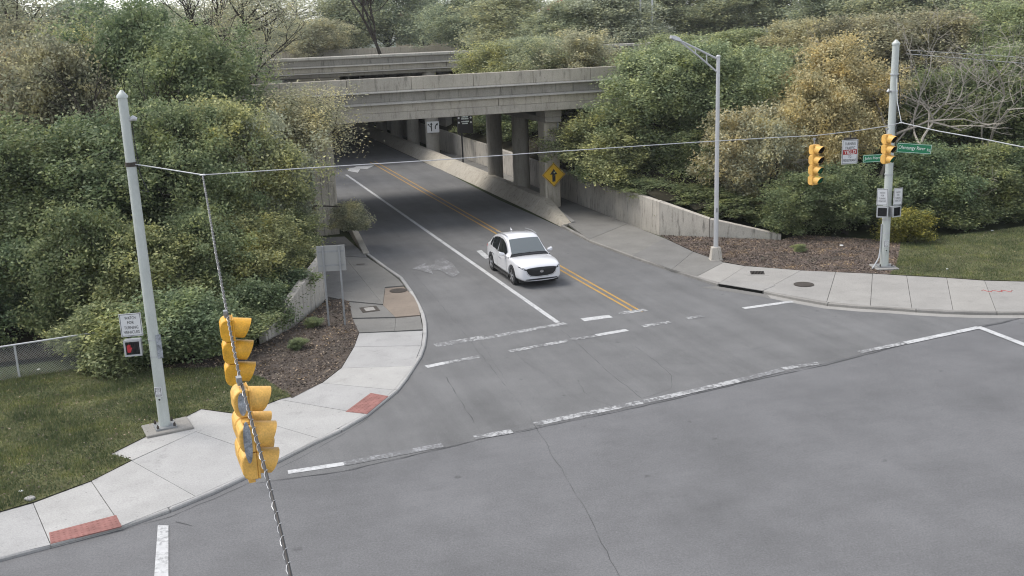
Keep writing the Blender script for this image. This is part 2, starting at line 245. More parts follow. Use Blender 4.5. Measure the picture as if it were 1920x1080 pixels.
def concrete(name, c, var=.14, stain=.25, vert=False):
    def f(t, b):
        v = pos(t); n1 = noise(t, v, .8, 5); n2 = noise(t, v, 22., 4, .75); oi = node(t, 'ShaderNodeObjectInfo')
        col = mix(t, ramp(t, n1, [(.3, tuple(x*(1-var) for x in c)), (.7, tuple(x*(1+var) for x in c))]), ramp(t, n2, [(.28, g3(.8)), (.72, g3(1.16))]), 1., 'MULTIPLY')
        if vert:
            vs = pos(t, (3.2, 3.2, .55)); st = ramp(t, noise(t, vs, 1.6, 6, .75), [(.33, g3(1-stain*1.6)), (.47, g3(1.)), (.8, g3(1.08))])
            col = mix(t, col, st, 1., 'MULTIPLY')
        else:
            st = ramp(t, noise(t, pos(t), 2.2, 6, .7), [(.3, g3(1-stain)), (.45, g3(1.))]); col = mix(t, col, st, .8, 'MULTIPLY')
        col = mix(t, col, ramp(t, oi.outputs['Random'], [(0, (.93, .93, .94)), (1, (1.06, 1.05, 1.03))]), 1., 'MULTIPLY')
        spots = ramp(t, noise(t, v, 6.5, 3, .5), [(.24, g3(.62)), (.31, g3(1.))]); col = mix(t, col, spots, .7, 'MULTIPLY')
        t.links.new(col, b.inputs['Base Color']); bump(t, b, n2, .25, .01)
    return nmat(name, f, .88, .2)
concrete('concrete_new', (.36, .354, .345), .09, .18); concrete('concrete_mid', (.29, .28, .265), .08, .16); concrete('concrete_old', (.185, .18, .17), .1, .2)
concrete('concrete_kerb', (.24, .23, .215), .15, .3); concrete('concrete_patch', (.235, .195, .16), .1, .2)
concrete('lit_edge_concrete', (.46, .435, .385), .1, .2, True); concrete('bridge_concrete', (.41, .375, .315), .12, .26, True); concrete('bridge_dark', (.275, .258, .225), .12, .25, True); concrete('wall_concrete', (.44, .41, .365), .12, .34, True)  # ledge colour is raised to paint in the light its edges catch
concrete('pier_concrete', (.345, .322, .282), .1, .15, True)
mottled('tactile_red', (.26, .125, .11), .2, 3, 60); mottled('joint_dirt', (.085, .08, .07), .3)
mottled('grass_soil', (.105, .105, .052), .4, 1.1, 30, .95, .1); mottled('ground_far', (.05, .06, .028), .3, .2, 5, .95, .1)
mottled('mulch_dark', (.085, .07, .06), .35, 2.0, 40, .95, .1, bmp=.5); mottled('mulch', (.125, .098, .085), .35, 2.5, 45, .95, .1, bmp=.6); mottled('forest_soil', (.03, .027, .018), .3, 1.5, 20, .95, .1)
mottled('galvanised', (.46, .485, .46), .1, 3., 40, .5, .5, (1, 1, .3), 0., .1, obj=True); mottled('lamp_metal', (.52, .52, .53), .06, 3, 30, .42, .5, (1, 1, .3), 0., .3, obj=True)
mottled('grey_metal', (.27, .275, .28), .12, 3, 30, .5, .5, bmp=0, metal=.3, obj=True); mottled('alu_patch', (.30, .32, .35), .5, 9, 50, .4, .5, bmp=0, metal=.3, obj=True)
mottled('iron', (.06, .05, .042), .3, 8, 60, .7, .3); mottled('signal_yellow', (.66, .34, .03), .2, 5, 40, .45, .4, bmp=0, obj=True); mottled('signal_yellow_lit', (.66, .38, .09), .2, 5, 40, .5, .4, bmp=0, obj=True); mottled('signal_yellow_far', (.72, .41, .10), .18, 4, 30, .5, .4, bmp=0, obj=True)  # the cluster's stronger light is put into a lighter copy of the yellow
flat('black', (.012, .012, .013), .5); flat('hole', (.008, .008, .008), .9, .1); flat('sign_white', (.62, .62, .62), .5); flat('sign_green', (.012, .17, .075), .5)
flat('sign_yellow', (.72, .43, .02), .5); flat('sign_brown', (.022, .02, .02), .6); flat('red', (.35, .03, .03), .5); flat('sign_back', (.30, .30, .29), .5, .4, .2); flat('ink', (.02, .02, .02), .6); flat('lettering_white', (.75, .8, .75), .5)
flat('lens_red', (.05, .01, .01), .3); flat('lens_amber', (.07, .04, .01), .3); flat('lens_green_off', (.02, .06, .035), .3); flat('lens_green', (.05, .75, .35), .3, emit=.9); flat('hand_red', (.3, .02, .025), .4, emit=.12)
flat('cable', (.018, .018, .02), .5); flat('steel', (.45, .46, .47), .45, .5, .5); flat('drum_orange', (.75, .16, .03), .5)
flat('car_white', (.67, .67, .69), .25, .5, coat=1.); flat('car_glass', (.015, .018, .02), .04, .8); flat('screen_glass_sheen', (.11, .125, .13), .07, 1.); flat('rubber', (.014, .014, .015), .8); flat('chrome', (.6, .6, .62), .2, .5, .9); flat('car_black', (.012, .012, .013), .35); flat('headlight', (.5, .52, .55), .1, .8)  # the windscreen's grey base paints in its pale reflection
flat('paper', (.7, .7, .68), .8); mottled('rock', (.3, .29, .28), .2, 12, 60)
mottled('bark', (.045, .038, .032), .25, 4, 30, .9, .1, (1, 1, .3)); mottled('bark_pale', (.33, .30, .26), .2, 4, 30, .9, .1, (1, 1, .3))
mottled('brick_far', (.22, .09, .06), .15, .5, 6); mottled('tan_far', (.42, .34, .24), .1, .3, 5); mottled('pale_far', (.42, .42, .41), .06, .3, 5); flat('roof_red', (.28, .06, .05), .7); flat('window_dark', (.03, .035, .04), .15, .6)

def leaf(name, dark, midc, light, trans=.38):
    m = bpy.data.materials.new(name); m.use_nodes = True; t = m.node_tree; t.nodes.clear()
    g = node(t, 'ShaderNodeNewGeometry'); c = ramp(t, g.outputs['Random Per Island'], [(.0, dark), (.5, midc), (.86, light), (1., tuple(x*1.2 for x in light))])
    clump = ramp(t, noise(t, pos(t), .9, 4), [(.32, (.55, .62, .6)), (.5, g3(1.)), (.68, (1.5, 1.38, 1.05))])
    c = mix(t, c, clump, 1., 'MULTIPLY')
    oi = node(t, 'ShaderNodeObjectInfo'); c = mix(t, c, ramp(t, oi.outputs['Random'], [(0, (.86, .92, .95)), (1, (1.14, 1.05, .95))]), 1., 'MULTIPLY')
    d = node(t, 'ShaderNodeBsdfPrincipled'); d.inputs['Roughness'].default_value = .55; d.inputs['Specular IOR Level'].default_value = .25
    tr = node(t, 'ShaderNodeBsdfTranslucent'); ms = node(t, 'ShaderNodeMixShader'); ms.inputs[0].default_value = trans
    out = node(t, 'ShaderNodeOutputMaterial')
    t.links.new(c, d.inputs['Base Color']); t.links.new(c, tr.inputs[0]); t.links.new(d.outputs[0], ms.inputs[1]); t.links.new(tr.outputs[0], ms.inputs[2]); t.links.new(ms.outputs[0], out.inputs[0])
    MATS[name] = m; return m
leaf('leaf_dark', (0.125, 0.171, 0.086), (0.174, 0.219, 0.113), (0.250, 0.287, 0.152))
leaf('leaf_mid', (0.144, 0.188, 0.096), (0.215, 0.259, 0.135), (0.324, 0.361, 0.194))
leaf('leaf_olive', (0.190, 0.227, 0.120), (0.292, 0.329, 0.174), (0.450, 0.474, 0.254))
leaf('leaf_yellow', (0.289, 0.265, 0.144), (0.499, 0.427, 0.238), (0.553, 0.508, 0.321))
leaf('leaf_tan', (0.343, 0.302, 0.179), (0.537, 0.466, 0.274), (0.495, 0.483, 0.358))
leaf('leaf_brown', (0.226, 0.213, 0.145), (0.332, 0.311, 0.210), (0.446, 0.431, 0.288))
leaf('leaf_grey', (0.256, 0.271, 0.195), (0.382, 0.394, 0.280), (0.503, 0.503, 0.363))
leaf('leaf_lime', (.10, .11, .03), (.2, .2, .05), (.34, .31, .08))
leaf('leaf_far', (0.235, 0.278, 0.193), (0.308, 0.342, 0.231), (0.408, 0.437, 0.287))  # distance haze is mixed into this paler leaf colour
leaf('grass_blade', (0.082, 0.116, 0.051), (0.121, 0.154, 0.071), (0.190, 0.209, 0.105), .2)
leaf('mulch_chip', (.07, .054, .047), (.135, .105, .088), (.26, .2, .15), 0.)

# ---------------------------------------------------------------- mesh helpers
class MB:
    def __init__(s): s.v = []; s.f = []
    def add(s, vs, fs):
        k = len(s.v); s.v += [tuple(p) for p in vs]; s.f += [tuple(i+k for i in f) for f in fs]; return s
    def box(s, x0, x1, y0, y1, z0, z1):
        return s.add([(x0,y0,z0),(x1,y0,z0),(x1,y1,z0),(x0,y1,z0),(x0,y0,z1),(x1,y0,z1),(x1,y1,z1),(x0,y1,z1)],
                     [(0,3,2,1),(4,5,6,7),(0,1,5,4),(1,2,6,5),(2,3,7,6),(3,0,4,7)])
    def prism(s, pts, z0, z1):            # polygon in xy, extruded in z
        n = len(pts); a = sum(pts[i][0]*pts[(i+1)%n][1]-pts[(i+1)%n][0]*pts[i][1] for i in range(n))
        if a < 0: pts = pts[::-1]
        return s.add([(p[0],p[1],z0) for p in pts]+[(p[0],p[1],z1) for p in pts], [tuple(range(n))[::-1], tuple(range(n,2*n))]+[(i,(i+1)%n,n+(i+1)%n,n+i) for i in range(n)])
    def prism_x(s, pts, x0, x1):          # polygon in (y,z), extruded in x
        n = len(pts)
        return s.add([(x0,p[0],p[1]) for p in pts]+[(x1,p[0],p[1]) for p in pts], [tuple(range(n))[::-1], tuple(range(n,2*n))]+[(i,(i+1)%n,n+(i+1)%n,n+i) for i in range(n)])
    def prism_y(s, pts, y0, y1):          # polygon in (x,z), extruded in y
        n = len(pts)
        return s.add([(p[0],y0,p[1]) for p in pts]+[(p[0],y1,p[1]) for p in pts], [tuple(range(n)), tuple(range(n,2*n))[::-1]]+[(i,n+i,n+(i+1)%n,(i+1)%n) for i in range(n)])
    def poly(s, pts): return s.add(pts, [tuple(range(len(pts)))])
    def tube(s, pts, rr, n=8, cap=True):
        pts = [Vector(p) for p in pts]; rs = rr if isinstance(rr, (list, tuple)) else [rr]*len(pts); k = len(s.v); pu = None
        for i, p in enumerate(pts):
            d = (pts[min(i+1,len(pts)-1)]-pts[max(i-1,0)]).normalized()
            if pu is None: a = Vector((1,0,0)) if abs(d.x) < .9 else Vector((0,1,0)); pu = d.cross(a).normalized()
            else: pu = (pu - d*pu.dot(d)).normalized()
            w = d.cross(pu)
            for j in range(n):
                t = 2*math.pi*j/n; s.v.append(tuple(p + (pu*math.cos(t)+w*math.sin(t))*rs[i]))
        for i in range(len(pts)-1):
            for j in range(n): s.f.append((k+i*n+j, k+i*n+(j+1)%n, k+(i+1)*n+(j+1)%n, k+(i+1)*n+j))
        if cap: s.f.append(tuple(k+j for j in range(n))[::-1]); s.f.append(tuple(k+(len(pts)-1)*n+j for j in range(n)))
        return s
    def lathe(s, prof, n=16, c=(0,0)):    # (r,z) profile around z
        k = len(s.v)
        for r, z in prof:
            for j in range(n): t = 2*math.pi*j/n; s.v.append((c[0]+r*math.cos(t), c[1]+r*math.sin(t), z))
        for i in range(len(prof)-1):
            for j in range(n): s.f.append((k+i*n+j, k+i*n+(j+1)%n, k+(i+1)*n+(j+1)%n, k+(i+1)*n+j))
        s.f.append(tuple(k+j for j in range(n))[::-1]); s.f.append(tuple(k+(len(prof)-1)*n+j for j in range(n)))
        return s
    def disc(s, c, r, axis='y', n=16, ry=None):
        ry = ry or r; k = len(s.v)
        for j in range(n):
            t = 2*math.pi*j/n; a, b_ = r*math.cos(t), ry*math.sin(t)
            s.v.append((c[0]+a, c[1], c[2]+b_) if axis == 'y' else (c[0]+a, c[1]+b_, c[2]))
        s.f.append(tuple(range(k, k+n))); return s
def link(name, me, parent=None):
    o = bpy.data.objects.new(name, me); COL.objects.link(o)
    if parent: o.parent = parent
    return o
def mesh(name, mb, mat, smooth=False):
    me = bpy.data.meshes.new(name); me.from_pydata(mb.v, [], mb.f); me.materials.append(MATS[mat] if isinstance(mat, str) else mat)
    if smooth:
        me.shade_smooth(); me.set_sharp_from_angle(angle=rad(40))
    me.update(); return me
def part(name, mb, mat, parent=None, smooth=False, bevel=0.):
    me = mesh(name, mb, mat, smooth)
    if bevel:
        bm = bmesh.new(); bm.from_mesh(me); bmesh.ops.bevel(bm, geom=[e for e in bm.edges if len(e.link_faces) == 2 and e.calc_face_angle(0) > .5], offset=bevel, segments=1, affect='EDGES', clamp_overlap=True); bm.to_mesh(me); bm.free()
    return link(name, me, parent)
def tag(o, label=None, cat=None, group=None, kind=None):
    if label: o['label'] = label
    if cat: o['category'] = cat
    if group: o['group'] = group
    if kind: o['kind'] = kind
    return o
def thing(name, label, cat, loc=(0, 0, 0), rz=0., group=None):
    o = bpy.data.objects.new(name, None); COL.objects.link(o); o.location = loc; o.rotation_euler = (0, 0, rz); o.empty_display_size = .1
    return tag(o, label, cat, group)
def dup(o, parent=None):
    c = o.copy(); COL.objects.link(c)
    if parent: c.parent = parent
    for ch in list(o.children): dup(ch, c)
    return c
def ground_to(o, pts):                    # world points into a thing's local space (things stand upright)
    M = (Matrix.Translation(o.location) @ Matrix.Rotation(o.rotation_euler.z, 4, 'Z')).inverted()
    return [tuple(M @ Vector(p)) for p in pts]
def text(body, h, w, loc, mat, parent, name='lettering', align='CENTER', bold=.0):
    cu = bpy.data.curves.new('txt', 'FONT'); cu.body = body; cu.size = 1; cu.align_x = 'LEFT'; cu.resolution_u = 2; cu.offset = bold
    to = bpy.data.objects.new('txt', cu); COL.objects.link(to); bpy.context.view_layer.update()
    me = bpy.data.meshes.new_from_object(to.evaluated_get(bpy.context.evaluated_depsgraph_get())); bpy.data.objects.remove(to); bpy.data.curves.remove(cu)
    n = len(me.vertices); a = np.empty(n*3); me.vertices.foreach_get('co', a); a = a.reshape(-1, 3)
    mn, mx = a.min(0), a.max(0); sx = w/(mx[0]-mn[0]) if w else h/.7; sz = h/(mx[1]-mn[1])
    b = np.stack([(a[:,0]-(mn[0]+mx[0])/2)*sx+loc[0], np.full(n, loc[1]), (a[:,1]-(mn[1]+mx[1])/2)*sz+loc[2]], 1)
    me.vertices.foreach_set('co', b.ravel()); me.materials.clear(); me.materials.append(MATS[mat]); me.update(); me.name = name
    return link(name, me, parent)
def quads_mesh(name, verts, nq, mat, k=4):
    me = bpy.data.meshes.new(name); me.vertices.add(len(verts)); me.vertices.foreach_set('co', np.asarray(verts, np.float32).ravel())
    me.loops.add(nq*k); me.loops.foreach_set('vertex_index', np.arange(nq*k, dtype=np.int32)); me.polygons.add(nq)
    me.polygons.foreach_set('loop_start', np.arange(nq, dtype=np.int32)*k); me.polygons.foreach_set('loop_total', np.full(nq, k, np.int32))
    me.materials.append(MATS[mat]); me.update(calc_edges=True); return me
def inside(poly, p):
    x, y = p[:,0], p[:,1]; r = np.zeros(len(p), bool); n = len(poly)
    for i in range(n):
        x0, y0 = poly[i][:2]; x1, y1 = poly[(i+1)%n][:2]
        if y0 == y1: continue
        r ^= ((y0 > y) != (y1 > y)) & (x < (x1-x0)*(y-y0)/(y1-y0)+x0)
    return r
def scatter(poly, n, rng):
    a = np.array([p[:2] for p in poly]); lo, hi = a.min(0), a.max(0); out = []
    while sum(map(len, out)) < n:
        p = rng.uniform(lo, hi, (n*2, 2)); out.append(p[inside(poly, p)])
    return np.concatenate(out)[:n]

# ---------------------------------------------------------------- ground, roads
part('ground', MB().poly([(-1500,-600,-.06),(1500,-600,-.06),(1500,2400,-.06),(-1500,2400,-.06)]), 'ground_far')['kind'] = 'structure'
road = part('road', MB().poly([(-60,-40,-.004),(90,-40,-.004),(90,33,-.004),(24,38.5,-.004),(14,38,-.004),(5,40,-.004),(-4,36,-.004),(-8,26,-.004),(-14,23,-.004),(-60,12,-.004)]), 'asphalt_new'); road['kind'] = 'structure'
kl, kr, krb = L['kerb_left'], L['kerb_right'], L['kerb_right_b']
hp = [(p[0], p[1], .002) for p in L['herrick']]
up_l = [p for p in kl if p[1] > 38.6][::-1]; up_r = kr[:-1]
side = [(W(8.1, 26)), (W(8.1, 200)), (W(-3.8, 200)), W(-3.8, 52)]
ring = [(p[0], p[1], .002) for p in hp[:24]] + [(p[0], p[1], .002) for p in up_r[::-1]] + [(v.x, v.y, .002) for v in (W(-3.8, 200), W(8.1, 200), W(8.1, 28))] + [(p[0], p[1], .002) for p in up_l[::-1] if 0] + [(p[0], p[1], .002) for p in kl if p[1] > 38.6]
hr = part('approach_road', MB().poly(ring), 'asphalt_old'); hr['kind'] = 'structure'
PM = dict(yellow='paint_yellow', white='paint_white', white2='paint_white', worn='paint_worn', faint='paint_faint')
for nm, kind, pts in L['marks']:
    part(nm, MB().poly([(p[0], p[1], .006+.0004*len(road.children)) for p in pts]), PM[kind], road)
cr = MB(); rng0 = random.Random(4)
for pts, w in L['cracks']:
    P = []
    for a, b in zip(pts, pts[1:]):
        a, b = Vector(a), Vector(b); n = max(1, int((b-a).length/.35))
        for i in range(n): P.append(a.lerp(b, i/n))
    P.append(Vector(pts[-1])); lf, rgt = [], []
    for i, p in enumerate(P):
        d = (P[min(i+1,len(P)-1)]-P[max(i-1,0)]).normalized(); q = Vector((-d.y, d.x, 0)); j = q*rng0.uniform(-.03, .03)*(1 if w < .09 else .5); ww = w*rng0.uniform(.03, .6)*(.42 if w < .09 else .6)
        lf.append((p.x+j.x+q.x*ww, p.y+j.y+q.y*ww, .0045)); rgt.append((p.x+j.x-q.x*ww, p.y+j.y-q.y*ww, .0045))
    n = len(P); cr.add(lf+rgt, [(i, n+i, n+i+1, i+1) for i in range(n-1)])
part('road_crack', cr, 'tar', road)['kind'] = 'stuff'

# ---------------------------------------------------------------- pavements with slabs and kerbs
def shrink(poly, d):
    P = [Vector((p[0], p[1])) for p in poly]; n = len(P)
    if sum(P[i].x*P[(i+1)%n].y-P[(i+1)%n].x*P[i].y for i in range(n)) < 0: P = P[::-1]
    out = []
    for i in range(n):
        a = (P[i]-P[i-1]).normalized(); b = (P[(i+1)%n]-P[i]).normalized(); na, nb = Vector((-a.y, a.x)), Vector((-b.y, b.x))
        m = (na+nb); l = max(.35, m.length_squared/2); out.append(P[i]+m/l/1*d*.5*1.0 if m.length > .01 else P[i])
    return [(p.x, p.y) for p in out]
def slab(name, poly, z, mat, parent, gap=.018, thick=.1):
    rr = random.Random(hash((round(poly[0][0],2), round(poly[0][1],2)))&0xffff); dz = rr.uniform(-.006, .004)
    return part(name, MB().prism(shrink(poly, gap), z-thick, z+dz), mat, parent)
def inset_line(line, d):
    P = [Vector((p[0], p[1])) for p in line]; out = []
    for i, p in enumerate(P):
        t = (P[min(i+1,len(P)-1)]-P[max(i-1,0)]).normalized(); q = Vector((-t.y, t.x)); out.append(p+q*d)
    return [(p.x, p.y) for p in out]
def kerbs(parent, line, side_, z, mat='concrete_kerb', width=.16, piece=2.4, zs=None):
    P = [Vector((p[0], p[1])) for p in line]; inn = [Vector(p) for p in inset_line(line, width*side_)]
    acc, start = 0, 0
    for i in range(1, len(P)):
        acc += (P[i]-P[i-1]).length
        if acc > piece or i == len(P)-1:
            o_, n_ = P[start:i+1], inn[start:i+1]
            o_ = list(o_); n_ = list(n_)
            d = (o_[-1]-o_[-2]).normalized()*.012; o_[-1] = o_[-1]-d; n_[-1] = n_[-1]-d
            part('kerb', MB().prism([tuple(p) for p in o_]+[tuple(p) for p in n_[::-1]], -.05, z), mat, parent, bevel=.03)
            acc, start = 0, i
ZL, ZR = .09, .13
pav = part('pavement', MB().poly([(p[0], p[1], .03) for p in ([(j[0]) for j in L['joints_left']]+[L['old_left'][1][1], L['old_left'][3][1], L['old_left'][3][4], L['old_left'][5][3], L['old_left'][5][5], L['old_left'][6][3], L['old_left'][6][4], L['old_left'][4][3], L['old_left'][4][4]]+[j[1] for j in L['joints_left']][::-1])]), 'joint_dirt')
pav['kind'] = 'structure'
jl = L['joints_left']
for i, (a, b) in enumerate(zip(jl, jl[1:])):
    slab('slab', [a[0], b[0], b[1], a[1]], ZL, 'concrete_new', pav)
slab('slab', L['pad_left'], ZL, 'concrete_new', pav)
for i, q in enumerate(L['old_left']): slab('slab', q, ZL-.004, 'concrete_patch' if i == 3 else 'concrete_old', pav, .01)
for q in L['tactile']: 
    tp = part('tactile_paving', MB().prism([(p[0], p[1]) for p in q], ZL-.02, ZL+.008), 'tactile_red', pav)
    bm_ = MB(); A, B_, C_, D_ = [Vector(p) for p in q]; n1 = int((B_-A).length/.12); n2 = int((C_-B_).length/.12)
    for i in range(n1):
        for j in range(n2):
            u, v = (i+.5)/n1, (j+.5)/n2; p = A.lerp(B_, u).lerp(D_.lerp(C_, u), v); bm_.box(p.x-.022, p.x+.022, p.y-.022, p.y+.022, ZL+.008, ZL+.014)
    part('tactile_dome', bm_, 'tactile_red', tp)['kind'] = 'stuff'
kerbs(pav, kl[1:], -1, ZL-.006, 'concrete_new')
pvr = part('pavement', MB().poly([(p[0], p[1], .06) for p in [j[0] for j in L['joints_right']]+[j[1] for j in L['joints_right']][::-1]]), 'joint_dirt'); pvr['kind'] = 'structure'
jr = L['joints_right']
for i, (a, b) in enumerate(zip(jr, jr[1:])):
    slab('slab', [a[0], b[0], b[1], a[1]], ZR, 'concrete_old' if i < 6 else 'concrete_mid', pvr)
kerbs(pvr, kr[3:], 1, ZR-.004); kerbs(pvr, krb, 1, ZR-.004)
gl = inset_line(krb, -.42)
part('gutter', MB().add([(p[0], p[1], .006) for p in krb]+[(p[0], p[1], .006) for p in gl], [(i, i+1, len(gl)+i+1, len(gl)+i) for i in range(len(gl)-1)]), 'concrete_mid', pvr)
# kerb inlet between the two kerb runs
i0, i1 = [Vector(p) for p in L['inlet']]
dI = (i1-i0).normalized(); qI = Vector((-dI.y, dI.x, 0))
if qI.y < 0: qI = -qI
lenI = (i1-i0).length
inl = thing('storm_inlet', 'storm drain kerb inlet with a long dark mouth under its slab', 'storm drain', i0, math.atan2(dI.y, dI.x))
part('inlet_slab', MB().box(.02, lenI-.02, .0, 1.05, ZR-.02, ZR+.022), 'concrete_mid', inl, bevel=.012)
part('inlet_mouth', MB().box(.1, lenI-.1, -.012, .0, -.01, ZR-.025), 'hole', inl)
part('inlet_apron', MB().poly([(-.5,-.55,.009),(lenI+.6,-.45,.009),(lenI+.2,-.02,.009),(-.1,-.02,.009)]), 'hole' if 0 else 'concrete_old', inl)
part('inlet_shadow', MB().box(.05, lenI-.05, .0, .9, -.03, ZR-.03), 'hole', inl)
def cover(name, label, loc, r, ry, rz, mat='iron', rim='concrete_old', square=False, grate=False):
    o = thing(name, label, 'drain cover' if grate else 'access cover', loc, rz); 
    if square:
        part('frame', MB().box(-r-.16, r+.16, -ry-.16, ry+.16, .004, .012), rim, o); part('grate' if grate else 'lid', MB().box(-r, r, -ry, ry, .0, .02), mat, o)
        if grate:
            b = MB()
            for i in range(9): x = -r+.04+i*(2*r-.08)/8; b.box(x-.012, x+.012, -ry+.02, ry-.02, .021, .028)
            part('bar', b, 'iron', o)
    else:
        part('frame', MB().lathe([(r+.06,.0),(r+.06,.01),(r+.0,.012)], 24), mat, o); part('lid', MB().lathe([(r-.012,.0),(r-.012,.017),(r*.5,.02)], 24), mat, o)
    return o
I = L['items']
cover('manhole_cover', 'round brown manhole cover in the patched pavement beside the left kerb', I['manhole_left'], .33, 0, 0)
cover('utility_cover', 'square grey utility box lid in the old pavement near the sign posts', I['box_left'], .2, .27, rad(18), 'concrete_mid', 'iron', True)
cover('utility_cover', 'small oblong dark cover in the pavement just before the low wall', I['cover_left'], .2, .09, rad(10), 'iron', 'concrete_old', True)
cover('drain_grate', 'square dark drain grate framed in concrete near the lamp post', I['drain_right'], .3, .3, rad(-10), 'hole', 'concrete_mid', True, True)
cover('manhole_cover', 'oval looking manhole cover set in the kerb inlet slab', (*I['manhole_right'][:2], ZR+.02), .36, 0, 0)

# red spray scribble on the right pavement
sc = MB(); v0 = Vector(jr[13][0])
scr = part('spray_mark', MB().tube([(19.0+.1*i+.03*math.sin(i*2.1), 39.6+.16*math.sin(i*1.7)-.02*i, ZR+.004) for i in range(13)], .013, 4), 'red', pvr)

# ---------------------------------------------------------------- lawns, beds
def sheet(name, poly, mat, z=None): 
    o = part(name, MB().poly([(p[0], p[1], p[2] if z is None else z) for p in poly]), mat); o['kind'] = 'structure'; return o
sheet('lawn', L['lawn_left'], 'grass_soil'); sheet('lawn', L['lawn_right'], 'grass_soil'); sheet('mulch_bed', L['mulch_left'], 'mulch_dark'); sheet('mulch_bed', L['mulch_right'], 'mulch')
def grass(polys, rng, hmin, hmax, wid):
    vs = []
    for poly, n in polys:
        p = scatter(poly, n, rng); z = np.full(n, poly[0][2]); a = rng.uniform(0, 2*np.pi, n)
        patch = .5+.5*np.sin(p[:,0]*1.1+2*np.sin(p[:,1]*.7))*np.sin(p[:,1]*1.3+1.7*np.sin(p[:,0]*.9)); kp = rng.uniform(size=n) < .45+.6*patch; p, z, a = p[kp], z[kp], a[kp]; n = len(p)
        h = rng.uniform(hmin, hmax, n)*(1+.6*np.sin(p[:,0]*1.7+np.sin(p[:,1]*1.3)*2)*.5); d = np.stack([np.cos(a), np.sin(a)], 1)*wid; ln = rng.normal(0, .035, (n, 2))
        b0 = np.concatenate([p-d, z[:,None]-.01], 1); b1 = np.concatenate([p+d, z[:,None]-.01], 1); tp = np.concatenate([p+ln, (z+h)[:,None]], 1)
        vs.append(np.stack([b0, b1, tp], 1))
    return np.concatenate(vs)
rng = np.random.default_rng(7)
near_l = [p for p in L['lawn_left'] if p[0] > -17.5]
gv = grass([(L['lawn_left'], 150000), (L['lawn_right'], 90000)], rng, .04, .1, .014)
go = link('grass', quads_mesh('grass', gv.reshape(-1, 3), len(gv), 'grass_blade', 3)); go['kind'] = 'stuff'
def chips(poly, n, rng, s0, s1):
    p = scatter(poly, n, rng); z = poly[0][2]; ctr = np.concatenate([p, z+rng.uniform(.004, .03, (n, 1))], 1); a = rng.normal(size=(n, 3)); a[:,2] *= .35; a /= np.linalg.norm(a, axis=1)[:,None]
    b = np.cross(a, rng.normal(size=(n, 3))); b /= np.linalg.norm(b, axis=1)[:,None]; l = rng.uniform(s0, s1, (n, 1))
    return np.stack([ctr-a*l, ctr-b*l*.5, ctr+a*l, ctr+b*l*.5], 1)
cv = np.concatenate([chips(L['mulch_left'], 5000, rng, .02, .06), chips(L['mulch_right'], 16000, rng, .02, .06), chips([(p[0], p[1], p[2]+.05) for p in L['lawn_left']], 2200, rng, .018, .045), chips([(p[0], p[1], p[2]+.05) for p in L['lawn_right']], 900, rng, .018, .045)])
mo = link('leaf_litter', quads_mesh('leaf_litter', cv.reshape(-1, 3), len(cv), 'mulch_chip')); mo['kind'] = 'stuff'

# embankments beside the underpass (terrain)
def terrain(name, hfun, ns, ss, mat='forest_soil'):
    b = MB(); ok = {}
    for i, n in enumerate(ns):
        for j, s in enumerate(ss):
            h = hfun(n, s)
            if h is None: continue
            v = W(n, s, h); ok[i, j] = len(b.v); b.v.append((v.x+.0, v.y, v.z+.12*math.sin(n*1.3+s*.7)*min(1, max(0, h-.4))))
    for i in range(len(ns)-1):
        for j in range(len(ss)-1):
            q = [ok.get(k) for k in ((i, j), (i+1, j), (i+1, j+1), (i, j+1))]
            if None not in q: b.f.append(tuple(q))
    o = part(name, b, mat, smooth=True); o['kind'] = 'structure'; return o
def h_left(n, s):
    line = 7.6 - (n-11.9)*1.45 if n < 15 else 3.1
    if s < line+.25: return None
    cut = 99 if not (37.6 < s < 54.6) else 5.0
    f = .12 + max(0., 1.75-max(0, (n-11.9))*.55)*min(1, (s-line)/.6)*1. + .36*max(0, s-line-2.5 if n > 14.5 else s-line)
    return min(f, 1.85+.5*(n-11.95)+ (0 if n > 12 else 0), 7.3, cut)
def h_right(n, s):
    line = 13.4 - (-7.4-n)*.9 if n > -12.2 else 9.1 + max(0, (-12.2-n))*.05
    if s < line+.25: return None
    cut = 99 if not (37.6 < s < 54.6) else 5.0
    f = .15 + max(0., 1.7-max(0, (-7.4-n))*.3) + .34*max(0, s-line-.5)
    return min(f, 1.85+.5*(-7.55-n), 7.3, cut)
terrain('embankment', h_left, [12.05, 12.6, 13.5, 14.5, 15.5, 17, 19, 22, 26, 32, 40, 55, 90], [1, 2, 3, 3.6, 4.4, 5.5, 6.6, 7.9, 9, 11, 13, 16, 19, 22, 26, 31, 37.5, 38, 46, 54, 55, 70, 100, 160, 230])
terrain('embankment', h_right, [-7.6, -8.2, -9, -10, -11, -12.2, -14, -17, -20, -24, -30, -40, -60, -100], [9, 9.6, 10.4, 11.4, 12.4, 13.8, 15, 17, 19, 22, 26, 31, 37.5, 38, 46, 54, 55, 70, 100, 160, 230])

